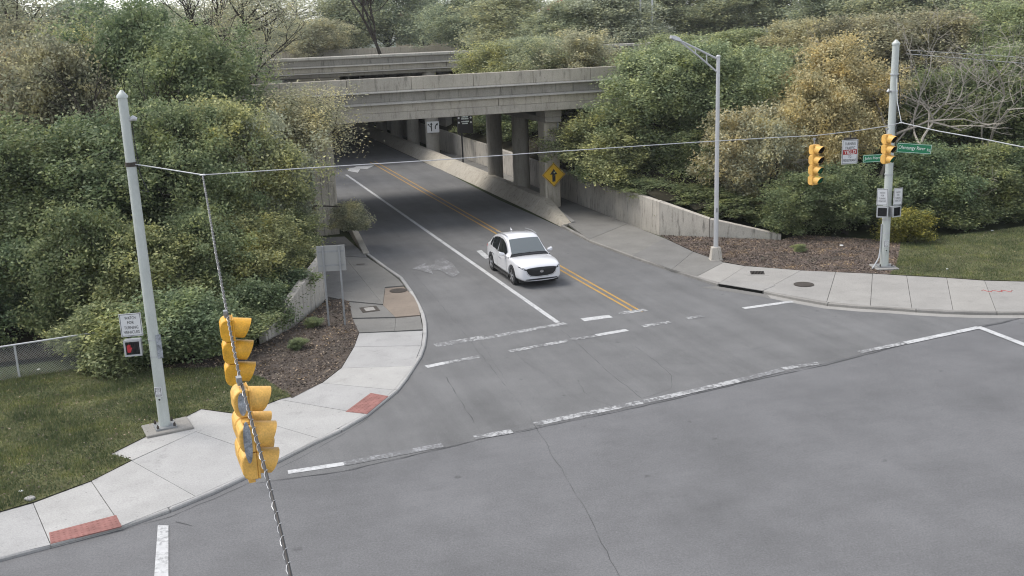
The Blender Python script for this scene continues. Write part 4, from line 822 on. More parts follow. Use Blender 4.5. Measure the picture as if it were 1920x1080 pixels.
# ---------------------------------------------------------------- other signs
A, B_ = Vector(L['spots']['sign_a']), Vector(L['spots']['sign_b']); dS = (B_-A).normalized(); rzS = math.atan2(dS.y, dS.x); wS = (B_-A).length
t = thing('road_sign', 'grey back of a road sign on two posts standing in the mulch', 'sign', (A.x, A.y, .08), rzS)
for x in (0, wS): part('post', MB().box(x-.035, x+.035, -.03, .03, -.1, 3.2), 'grey_metal', t)
part('sign_plate', MB().box(-.24, wS+.22, .031, .05, 2.2, 3.22), 'sign_back', t, bevel=.005)
part('brace', MB().box(-.2, wS+.17, .02, .0305, 2.95, 3.02).box(-.2, wS+.17, .02, .0305, 2.4, 2.47), 'grey_metal', t)
# yellow diamond in front of the first right column
dv = W(-5.2, 23.62, 0)
t = thing('warning_sign', 'yellow diamond warning sign with black symbol beside leaves on the right bridge column', 'sign', (dv.x, dv.y, -.52), rad(12))
part('bracket', MB().box(-.2, .2, .0, .12, 2.4, 2.46).box(-.2, .2, .0, .12, 3.0, 3.06), 'grey_metal', t)
part('sign_plate', MB().prism_y([(0,1.98),(.75,2.73),(0,3.48),(-.75,2.73)], -.02, -.002), 'sign_yellow', t)
b = MB()
for a in range(4):
    c0 = [(0,2.02),(.71,2.73),(0,3.44),(-.71,2.73)][a]; c1 = [(.71,2.73),(0,3.44),(-.71,2.73),(0,2.02)][a]; m_ = (0,2.73)
    i0_ = (m_[0]+(c0[0]-m_[0])*.94, m_[1]+(c0[1]-m_[1])*.94); i1_ = (m_[0]+(c1[0]-m_[0])*.94, m_[1]+(c1[1]-m_[1])*.94); b.add([(c0[0],-.024,c0[1]),(c1[0],-.024,c1[1]),(i1_[0],-.024,i1_[1]),(i0_[0],-.024,i0_[1])], [(0,1,2,3)])
part('border', b, 'ink', t)
part('symbol', MB().prism_y([(-.1,2.3),(.1,2.3),(.1,2.75),(.24,2.75),(0,3.1),(-.24,2.75),(-.1,2.75)], -.03, -.022), 'ink', t)
# lane arrow sign on the round far column
dv = W(-5.4, 54.9, 0)
t = thing('lane_sign', 'white lane arrow sign fixed to the round column under the far bridge', 'sign', (dv.x, dv.y, 0), rad(6))
zc = (-6.605, 93.0, 2.771)[2]
part('sign_plate', MB().box(-.55, .55, -.02, .0, zc-.5, zc+.5), 'sign_white', t)
def stroke(pts, w): 
    m = MB()
    for a, b in zip(pts, pts[1:]):
        a, b = Vector((*a, 0)), Vector((*b, 0)); d = (b-a).normalized(); q_ = Vector((-d.y, d.x, 0))*w/2
        m.add([(p.x, -.024, zc+p.y) for p in (a-q_, b-q_, b+q_, a+q_)], [(0,1,2,3)])
    return m
s1 = stroke([(-.15,-.38),(-.15,.05),(-.15,.25)], .09); s1.add([(-.27,-.024,zc+.22),(-.03,-.024,zc+.22),(-.15,-.024,zc+.42)], [(0,1,2)]); s1.v += stroke([(-.15,-.05),(-.36,.16)], .07).v; k = len(s1.v); s1.f.append((k-4,k-3,k-2,k-1)); s1.add([(-.46,-.025,zc+.1),(-.3,-.025,zc+.28),(-.48,-.025,zc+.29)], [(0,1,2)])
part('arrow_symbol', s1, 'ink', t)
s2 = stroke([(.2,-.2),(.2,.05),(.32,.2)], .09); s2.add([(.24,-.025,zc+.26),(.42,-.025,zc+.12),(.46,-.025,zc+.34)], [(0,1,2)]); part('arrow_symbol', s2, 'ink', t)
part('bracket', MB().box(-.1, .1, 0, .25, zc-.05, zc+.05), 'grey_metal', t)
# dark wayfinding board on a post
bp = (-3.548, 80.0, 0.678); gx = W(-5.6, 46, 0)
t = thing('wayfinding_sign', 'dark brown wayfinding board with white lines and arrows on a black post', 'sign', gx, rad(8))
zb = (-3.085, 78.0, 3.577)[2]; zt_ = (-3.02, 78.0, 4.904)[2]
zb, zt_ = 2.9, 4.4
part('post', MB().box(-.06, .06, -.0, .1, 0, zb), 'black', t)
part('board', MB().box(-.35, .95, -.03, .07, zb, zt_), 'sign_brown', t, bevel=.02)
rl = random.Random(2)
for k, (z_, w_) in enumerate(((zt_-.14, .5), (zt_-.3, .56), (zt_-.52, .58), (zt_-.68, .42))):
    lb = MB(); x_ = .3-w_/2
    while x_ < .3+w_/2: ww_ = rl.uniform(.03, .07); lb.box(x_, x_+ww_, -.036, -.031, z_-.05, z_+rl.choice((.03, .05, .05))); x_ += ww_+.014
    part('text_line', lb, 'lettering_white', t)
for z_ in (zt_-.22, zt_-.6):
    for x_ in (-.2, .8): part('arrow_symbol', MB().disc((x_, -.035, z_), .085, n=10), 'sign_white', t)

# chain link fence
FP = [Vector(p) for p in L['fence']]
t = thing('chain_link_fence', 'low chain link fence with pale top rail at the left edge of the lawn', 'fence', FP[0])
Fh = 1.22; F0 = FP[0]
for p in FP[1:]: q_ = p-F0; part('post', MB().tube([(q_.x,q_.y,0),(q_.x,q_.y,Fh+.12)], .038, 8), 'lamp_metal', t, True)
ftot = FP[-1]-F0; part('top_rail', MB().tube([(0,0,Fh+.1),(ftot.x,ftot.y,Fh+.1)], .03, 8), 'lamp_metal', t, True)
fm = MB(); fl = ftot.length; fd = ftot.normalized(); st = .085; n = int(fl/st)
for i in range(-int(Fh/st)-1, n):
    for sgn in (1, -1):
        a0 = i*st; u0_, u1_ = (a0, a0+Fh) if sgn > 0 else (a0+Fh, a0); z0_, z1_ = .08, Fh+.08
        lo = max(0, -min(u0_, u1_))/Fh; hi = 1-max(0, max(u0_, u1_)-fl)/Fh
        if sgn < 0: lo, hi = 1-hi, 1-lo
        if hi-lo < .05: continue
        pa, pb_ = [(fd.x*(u0_+(u1_-u0_)*q2), fd.y*(u0_+(u1_-u0_)*q2), z0_+(z1_-z0_)*q2) for q2 in (lo, hi)]
        fm.tube([pa, pb_], .005, 3, False)
part('wire_mesh', fm, 'grey_metal', t)['kind'] = 'stuff'

# litter
def bit(name, label, loc, s, mat, cat):
    b = MB(); rr = random.Random(name+label); b.prism([(s*math.cos(a)*rr.uniform(.6, 1.1), s*math.sin(a)*rr.uniform(.5, .9)) for a in [i*math.pi/3.5 for i in range(7)]], 0, s*.45)
    o = part(name, b, mat, bevel=s*.12); o.location = loc; tag(o, label, cat); return o
bit('stone', 'grey stone lying where the lawn meets the left pavement', I['rock'], .17, 'rock', 'stone')
bit('paper_scrap', 'white scrap in the grass above the grey stone', I['paper_a'], .07, 'paper', 'litter')
bit('paper_scrap', 'white scrap on the ground behind the upper near signal', I['paper_b'], .1, 'paper', 'litter')
bit('paper_scrap', 'white scrap at the back of the mulch by the retaining wall end', I['paper_c'], .11, 'paper', 'litter')
bit('paper_scrap', 'white scrap on the right lawn near the pavement', I['paper_d'], .07, 'paper', 'litter')
bit('paper_scrap', 'tan scrap on the mulch right of the street lamp', I['leafscrap'], .09, 'concrete_patch', 'litter')
bit('paper_scrap', 'white scrap by the chain link fence', I['paper_e'], .07, 'paper', 'litter')
bit('paper_cup', 'white cup at the back edge of the right lawn', I['cup'], .09, 'paper', 'litter')

# ---------------------------------------------------------------- car
def build_car():
    c0 = Vector((.515, 45.98, .005)); t = thing('suv', 'white SUV with dark grille driving out of the underpass', 'car', c0, math.atan2(-.309, -.951)); t.scale = (1.15, 1.15, 1.15)
    def lower(y, w, zb, zt, cr): 
        half = [(0,zb),(w*.8,zb),(w*.97,zb+.09),(w*1.0,zb+.35*(zt-zb)),(w*.985,zb+.72*(zt-zb)),(w*.955,zt-.04),(w*.88,zt),(w*.45,zt+cr*.8),(0,zt+cr)]
        return [(x,y,z) for x,z in half] + [(-x,y,z) for x,z in half[-2:0:-1]]
    st_ = [(-2.26,.70,.50,.92,.0),(-2.2,.80,.42,.98,.0),(-1.95,.88,.30,1.03,.01),(-1.4,.915,.24,1.03,.02),(-.7,.92,.22,1.01,.02),(.1,.92,.22,.99,.02),(.8,.92,.22,.975,.02),(1.1,.92,.23,.985,.04),(1.5,.915,.24,.97,.06),(1.85,.90,.25,.93,.065),(2.1,.85,.25,.885,.055),(2.24,.78,.25,.83,.03),(2.31,.66,.29,.75,.02)]
    b = MB(); rings = [lower(*s) for s in st_]; n = len(rings[0])
    for r_ in rings: b.v += r_
    for i in range(len(rings)-1):
        for j in range(n): b.f.append((i*n+j, i*n+(j+1)%n, (i+1)*n+(j+1)%n, (i+1)*n+j))
    b.f.append(tuple(range(n))[::-1]); b.f.append(tuple((len(rings)-1)*n+j for j in range(n)))
    bo = part('body', b, 'car_white', t, True)
    WX, WY, WR = .80, (1.36, -1.34), .36
    cut = MB()
    for y in WY:
        for sx in (-1, 1): cut.tube([(sx*.58, y, WR+.01), (sx*1.1, y, WR+.01)], .425, 28)
    cu = part('cut', cut, 'black', t)
    m1 = bo.modifiers.new('s', 'SUBSURF'); m1.levels = 2; m1.render_levels = 2
    m2 = bo.modifiers.new('b', 'BOOLEAN'); m2.object = cu; m2.operation = 'DIFFERENCE'; m2.solver = 'EXACT'
    bpy.context.view_layer.update(); dg = bpy.context.evaluated_depsgraph_get(); me = bpy.data.meshes.new_from_object(bo.evaluated_get(dg))
    bo.modifiers.clear(); bo.data = me; me.materials.clear(); me.materials.append(MATS['car_white']); me.shade_smooth(); me.set_sharp_from_angle(angle=rad(35)); bpy.data.objects.remove(cu)
    # greenhouse
    GH = [(-2.08,.80,.76,1.03),(-1.95,.83,.70,1.17),(-1.72,.85,.66,1.36),(-1.4,.87,.64,1.52),(-.8,.885,.65,1.645),(-.2,.885,.675,1.67),(0,.885,.675,1.63),(.25,.885,.68,1.525),(.55,.88,.73,1.30),(.90,.87,.80,1.02)]
    def gh(y):
        for a, c in zip(GH, GH[1:]):
            if a[0] <= y <= c[0]: u = (y-a[0])/(c[0]-a[0]); return [a[k]+(c[k]-a[k])*u for k in range(4)]
        return GH[0] if y < GH[0][0] else GH[-1]
    b = MB(); rings = []
    for y, wb, wr_, zt in GH:
        zb = .94; hm = max(zt-.10, zb+.02); half = [(wb,zb),(wb,min(1.0, zt-.02)),(wb+(wr_-wb)*.75, zb+(hm-zb)*.75),(wr_,zt-.055 if zt > 1.1 else zt-.01),(wr_*.82,zt),(0,zt+.02)]
        rings.append([(x,y,z) for x,z in half]+[(-x,y,z) for x,z in half[-2::-1]])
    n = len(rings[0])
    for r_ in rings: b.v += r_
    for i in range(len(rings)-1):
        for j in range(n-1): b.f.append((i*n+j, i*n+j+1, (i+1)*n+j+1, (i+1)*n+j))
    cb = part('cabin', b, 'car_white', t, True)
    # glass
    def sheet_(rows): 
        m = MB(); k = len(rows[0]); 
        for r_ in rows: m.v += r_
        for i in range(len(rows)-1):
            for j in range(k-1): m.f.append((i*k+j, i*k+j+1, (i+1)*k+j+1, (i+1)*k+j))
        return m
    rows = []
    for y in (.23, .34, .45, .58, .7, .84):
        _, wb, wr_, zt = gh(y); wr_ = wr_*.9; rows.append([(u*wr_, y+.02, zt+.018+.02*(1-u*u)) for u in (-1,-.6,-.2,.2,.6,1)])
    part('windscreen', sheet_(rows), 'screen_glass_sheen', t, True)
    part('cowl', sheet_([[(u*.74, .84, 1.075+.02*(1-u*u)) for u in (-1,-.5,0,.5,1)], [(u*.78, .97, 1.0+.05*(1-u*u)) for u in (-1,-.5,0,.5,1)]]), 'car_black', t)
    def side_pt(y, f, sx):
        _, wb, wr_, zt = gh(y); z0, z1 = 1.03+.02*(-y if y < 0 else 0)*.5, max(1.045, zt-.13); z = z0+(z1-z0)*f; hm = max(zt-.1, .96)
        u = min(1, (z-.94)/(zt-.055-.94+1e-6)); return (sx*(wb+(wr_-wb)*u+.022), y, z)
    for sx in (1, -1):
        for nm, ys in (('front_side_window', (-.38,-.1,.15,.35,.58)), ('rear_side_window', (-1.28,-1.0,-.7,-.46)), ('quarter_window', (-1.6,-1.48,-1.36))):
            part(nm, sheet_([[side_pt(y, f, sx) for f in (0,.35,.7,1)] for y in ys]), 'car_glass', t, True)
        part('window_trim', sheet_([[side_pt(y, -.06, sx)[:2]+(side_pt(y, 0, sx)[2]-.035,), side_pt(y, 0, sx)] for y in (-1.7,-1.2,-.6,0,.4,.6)]), 'chrome', t)
        sm = MB()
        for y in (-.42, .78): sm.add([(sx*.925, y-.006, .35), (sx*.925, y+.006, .35), (sx*.915, y+.006, .98), (sx*.915, y-.006, .98)], [(0,1,2,3)])
        part('door_seam', sm, 'car_black', t)
        for y in (-.95, -.05): part('door_handle', MB().box(min(sx*.915, sx*.945), max(sx*.915, sx*.945), y-.1, y+.1, .80, .83), 'chrome', t, bevel=.008)
        part('sill_trim', MB().box(min(sx*.87, sx*.915), max(sx*.87, sx*.915), -.93, .93, .19, .30), 'car_black', t, bevel=.015)
        mr = part('mirror', MB().add([(sx*.90,.47,1.0),(sx*.90,.59,1.0),(sx*.90,.59,1.1),(sx*.90,.47,1.1),(sx*1.12,.44,1.0),(sx*1.10,.62,1.02),(sx*1.10,.61,1.16),(sx*1.12,.44,1.17)], [(0,1,2,3),(4,7,6,5),(0,4,5,1),(1,5,6,2),(2,6,7,3),(3,7,4,0)]), 'car_white', t, bevel=.03)
        part('rear_light', MB().box(min(sx*.60, sx*.79), max(sx*.60, sx*.79), -2.23, -2.1, .86, .95), 'red', t, bevel=.02)
        for y in WY:
            w = part('wheel', MB().tube([(sx*.66,y,WR),(sx*.70,y,WR),(sx*.86,y,WR),(sx*.895,y,WR)], [WR-.03,WR,WR,WR-.025], 28), 'rubber', t, True)
            rb = MB().tube([(sx*.80,y,WR),(sx*.898,y,WR)], [.25,.25], 24); part('rim_barrel', rb, 'car_black', w)
            sp = MB()
            for k in range(5):
                a = 2*math.pi*k/5+.3
                for da in (-.17, .17):
                    p0 = (y+.06*math.cos(a), WR+.06*math.sin(a)); p1 = (y+.245*math.cos(a+da), WR+.245*math.sin(a+da)); q_ = (-math.sin(a)*.018, math.cos(a)*.018)
                    sp.add([(sx*.903,p0[0]-q_[0],p0[1]-q_[1]),(sx*.903,p0[0]+q_[0],p0[1]+q_[1]),(sx*.908,p1[0]+q_[0],p1[1]+q_[1]),(sx*.908,p1[0]-q_[0],p1[1]-q_[1])], [(0,1,2,3)])
            part('rim', sp.tube([(sx*.90,y,WR),(sx*.912,y,WR)], .07, 12), 'chrome', w)
            ar = MB(); 
            for i in range(13):
                a = rad(-10+200*i/12)
                for rr_ in (.415, .465): ar.v.append((sx*(.917 if rr_ > .42 else .915), y+rr_*math.cos(a), WR+.01+rr_*math.sin(a)))
            for i in range(12): ar.f.append((2*i, 2*i+1, 2*i+3, 2*i+2))
    from mathutils.bvhtree import BVHTree
    bvh = BVHTree.FromPolygons([v_.co.copy() for v_ in bo.data.vertices], [tuple(p_.vertices) for p_ in bo.data.polygons])
    # front face: curved grille sheet etc.
    def fy(x, z):
        h_ = bvh.ray_cast(Vector((x, 5, z)), Vector((0, -1, 0)))[0]
        return (h_.y if h_ and h_.y > 1.6 else 2.2-.3*x*x)+.008
    def front(nm, outline, mat, off):
        m = MB(); k = len(outline); cx = sum(p[0] for p in outline)/k; cz = sum(p[1] for p in outline)/k
        m.v = [(cx, fy(cx, cz)+off, cz)]
        for q_ in (.35, .7, 1.):
            for x, z in outline: x, z = cx+(x-cx)*q_, cz+(z-cz)*q_; m.v.append((x, fy(x, z)+off, z))
        m.f = [(0, i+1, (i+1)%k+1) for i in range(k)]+[(1+r_*k+i, 1+(r_+1)*k+i, 1+(r_+1)*k+(i+1)%k, 1+r_*k+(i+1)%k) for r_ in (0, 1) for i in range(k)]; return part(nm, m, mat, t)
    front('grille', [(-.62,.755),(-.5,.785),(-.25,.80),(0,.805),(.25,.80),(.5,.785),(.62,.755),(.56,.60),(.45,.50),(.22,.465),(0,.46),(-.22,.465),(-.45,.50),(-.56,.60)], 'car_black', 0)
    g2 = MB()
    for sx in (1, -1):
        P_ = [(.64,.755),(.58,.59),(.46,.485),(.22,.45),(0,.445)]
        for a, c in zip(P_, P_[1:]): g2.add([(sx*x, fy(x, z)+.006, z+dz) for (x, z), dz in ((a,0),(c,0),(c,-.02),(a,-.02))], [(0,1,2,3)])
    part('grille_trim', g2, 'chrome', t)
    for sx in (1, -1):
        front('headlight', [(sx*x, z) for x, z in ((.60,.73),(.68,.80),(.78,.84),(.845,.87),(.845,.81),(.78,.77),(.70,.735),(.62,.70))], 'car_black', .004)
        front('headlight_lens', [(sx*x, z) for x, z in ((.68,.775),(.80,.835),(.81,.80),(.70,.75))], 'headlight', .014)
    e = MB(); e.add([(.075*math.cos(a), fy(0,.63)+.012, .64+.05*math.sin(a)) for a in [2*math.pi*i/12 for i in range(12)]], [tuple(range(12))])
    part('badge', e, 'chrome', t)
    part('badge_wing', MB().add([(x, fy(0,.63)+.016, z) for x, z in ((-.05,.665),(0,.625),(.05,.665),(.03,.66),(0,.638),(-.03,.66))], [(0,1,4,5),(1,2,3,4)]), 'car_black', t)
    front('lower_intake', [(-.62,.365),(0,.372),(.62,.365),(.66,.335),(.5,.315),(0,.31),(-.5,.315),(-.66,.335)], 'car_black', .012)
    front('bumper_lip', [(-.70,.30),(0,.305),(.70,.30),(.66,.25),(0,.24),(-.66,.25)], 'car_white', .014)
    part('antenna', MB().add([(-.02,-1.35,1.6),(.02,-1.35,1.6),(.02,-1.15,1.63),(-.02,-1.15,1.63),(0,-1.36,1.72)], [(0,1,4),(1,2,4),(2,3,4),(3,0,4)]), 'car_white', t)
    for sx in (1, -1): part('roof_rail', MB().tube([(sx*.62,.1,1.66),(sx*.63,-.5,1.695),(sx*.62,-1.3,1.64)], .016, 6), 'grey_metal', t)
    part('wiper', MB().tube([(-.1,.86,1.08),(.35,.7,1.2)], .01, 4).tube([(.4,.84,1.09),(.66,.72,1.18)], .01, 4), 'car_black', t)
    part('underbody', MB().box(-.78, .78, -2.0, 2.0, .18, .30), 'car_black', t)
build_car()

# ---------------------------------------------------------------- vegetation
def crown_mesh(name, seed, h, w, base, lobes, tips, leaves, size, spread=.42, limb=None):
    rg = np.random.default_rng(seed); H = h-base
    lc_ = []
    lobes = int(lobes*1.6)
    for i in range(lobes):
        a = rg.uniform(0, 2*np.pi); zf = (i+.5)/lobes; prof = math.sin(math.pi*min(1, .22+.72*zf))**.7
        rr = w/2*prof*rg.uniform(.2, .8); lc_.append((rr*math.cos(a), rr*math.sin(a), base+H*(.12+.76*zf), w/2*rg.uniform(.2, .46)))
    lc_ = np.array(lc_); li = rg.integers(0, lobes, tips); d = rg.normal(size=(tips, 3)); d /= np.linalg.norm(d, axis=1)[:,None]; d[:,2] = d[:,2]*1.1+.12
    tp = lc_[li,:3] + d*(lc_[li,3]*np.where(rg.uniform(size=tips) < .28, rg.uniform(1.1, 1.6, tips), rg.uniform(.5, 1.12, tips)))[:,None]; tp[:,2] = np.clip(tp[:,2], base*.6+.15, h)
    sc_ = spread*rg.uniform(.55, 1.35, tips); cnt = leaves
    ctr = np.repeat(tp, cnt, 0); off = rg.normal(size=ctr.shape)*np.array([1, 1, .95])*np.repeat(sc_, cnt)[:,None]*.62; P_ = ctr+off
    keep = (P_[:,2] > .08) & (rg.uniform(size=len(P_)) < .92); P_, ctr = P_[keep], ctr[keep]
    nrm = rg.normal(size=P_.shape)*.75 + (P_-ctr)*.9 + np.array([0, 0, .45]); nrm /= np.linalg.norm(nrm, axis=1)[:,None]
    a = np.cross(nrm, rg.normal(size=P_.shape)); a /= np.linalg.norm(a, axis=1)[:,None]; b = np.cross(nrm, a); l = (size*rg.uniform(.5, 1.25, len(P_)))[:,None]; bw = l*rg.uniform(.42, .62, len(P_))[:,None]
    V = np.stack([P_-a*l, P_-b*bw+a*l*.1, P_+a*l, P_+b*bw+a*l*.1], 1)
    cm = quads_mesh(name, V.reshape(-1, 3), len(V), 'leaf_mid')
    tb = MB(); rr = random.Random(seed); stems = 1 if base > 1.2 else 4; r0_ = max(.05, h*.016)
    top = Vector((rg.uniform(-.4, .4), rg.uniform(-.4, .4), base+H*.75))
    for s_ in range(stems):
        st0 = Vector((rr.uniform(-.25, .25), rr.uniform(-.25, .25), 0))*(0 if stems == 1 else 1); tp_ = top if stems == 1 else Vector((rr.uniform(-.3, .3)*w, rr.uniform(-.3, .3)*w, h*.7))
        mid_ = st0.lerp(tp_, .5)+Vector((rr.uniform(-.3, .3), rr.uniform(-.3, .3), 0)); tb.tube([st0-Vector((0,0,.4)), st0.lerp(mid_, .5), mid_, tp_], [r0_*1.2, r0_, r0_*.7, r0_*.22], 7)
        for q_ in lc_[s_::stems]:
            c = Vector(q_[:3]); st_ = st0.lerp(mid_, min(1, max(.3, c.z/h*.9))) if c.z < mid_.z else mid_.lerp(tp_, min(1, (c.z-mid_.z)/max(.1, tp_.z-mid_.z)*.7))
            tb.tube([st_, st_.lerp(c, .5)+Vector((0, 0, -.1*w*.2)), c], [r0_*.5, r0_*.34, r0_*.12], 5)
    for k in range(0, tips, max(1, tips//70)):
        c = Vector(lc_[li[k],:3]); e = Vector(tp[k]); tb.tube([c, c.lerp(e, .55)+Vector((0,0,.06)), e+(e-c)*.12], [r0_*.14, r0_*.1, .006], 3, False)
    tm = mesh(name+'_trunk', tb, 'bark', True)
    return cm, tm
VAR = {}
def variant(k, *a, **kw): VAR[k] = crown_mesh('crown', *a, **kw)
variant('bush_a', 11, 3.0, 3.6, .2, 8, 240, 130, .078, .36); variant('bush_b', 12, 3.2, 3.4, .2, 9, 240, 130, .078, .36)
variant('shrub_a', 13, 5.2, 5.2, .3, 11, 330, 145, .082, .42); variant('shrub_b', 14, 5.4, 5.0, .3, 12, 330, 145, .082, .42); variant('shrub_c', 19, 5.0, 5.6, .3, 12, 330, 145, .082, .42)
variant('tree_a', 15, 9.5, 7.4, 1.6, 15, 460, 150, .092, .5); variant('tree_b', 16, 9.8, 7.0, 1.6, 16, 460, 150, .092, .5); variant('tree_c', 20, 9.2, 8.0, 1.4, 15, 460, 150, .092, .5)
variant('tall_a', 17, 12.5, 8.5, 2.5, 18, 480, 110, .13, .7); variant('tall_b', 18, 12.8, 9.0, 2.5, 18, 480, 110, .13, .7)
variant('airy', 21, 9.5, 7.0, 4.6, 14, 360, 62, .075, .55); variant('airy_tall', 22, 12., 8.0, 3.0, 14, 260, 40, .09, .7)
DIM = dict(bush=(3.1, 3.5), shrub=(5.2, 5.3), tree=(9.5, 7.4), tall=(12.6, 8.8), airy=(9.5, 7.0), airy_tall=(12, 8))
GR = {'L': 'trees and shrubs in the thicket left of the underpass', 'R': 'trees and shrubs in the thicket right of the underpass', 'F': 'background trees beyond the bridges'}
rv = random.Random(5)
def plant(var, top, zb, width, tint, name, label, grp):
    h = top[2]-zb; dh, dw = DIM[var if var in DIM else var.split('_')[0]]; cm, tm = VAR[var]
    o = thing(name, label, 'bush' if name.endswith('shrub') or name.endswith('bush') else 'tree', (top[0], top[1], zb), rv.uniform(0, 6.28), GR[grp])
    width *= 1.08; s = (width/dw, width/dw*rv.uniform(.9, 1.1), h/dh*.97)
    for nm, me in (('crown', cm), ('trunk', tm)):
        c = link(nm, me, o); c.scale = s
        if nm == 'crown': c.material_slots[0].link = 'OBJECT'; c.material_slots[0].material = MATS['leaf_'+tint]
    return o
LEFT_D, LEFT_M, RIGHT_D, RIGHT_M, FAR_ = ('dark green shrub massed in the thicket behind the left lawn', 'mid green tree massed in the thicket behind the left corner pole', 'dark green shrub massed behind the right mulch bed and lawn', 'olive tree rising behind the shrubs right of the underpass', 'green tree in the background beyond the bridges')
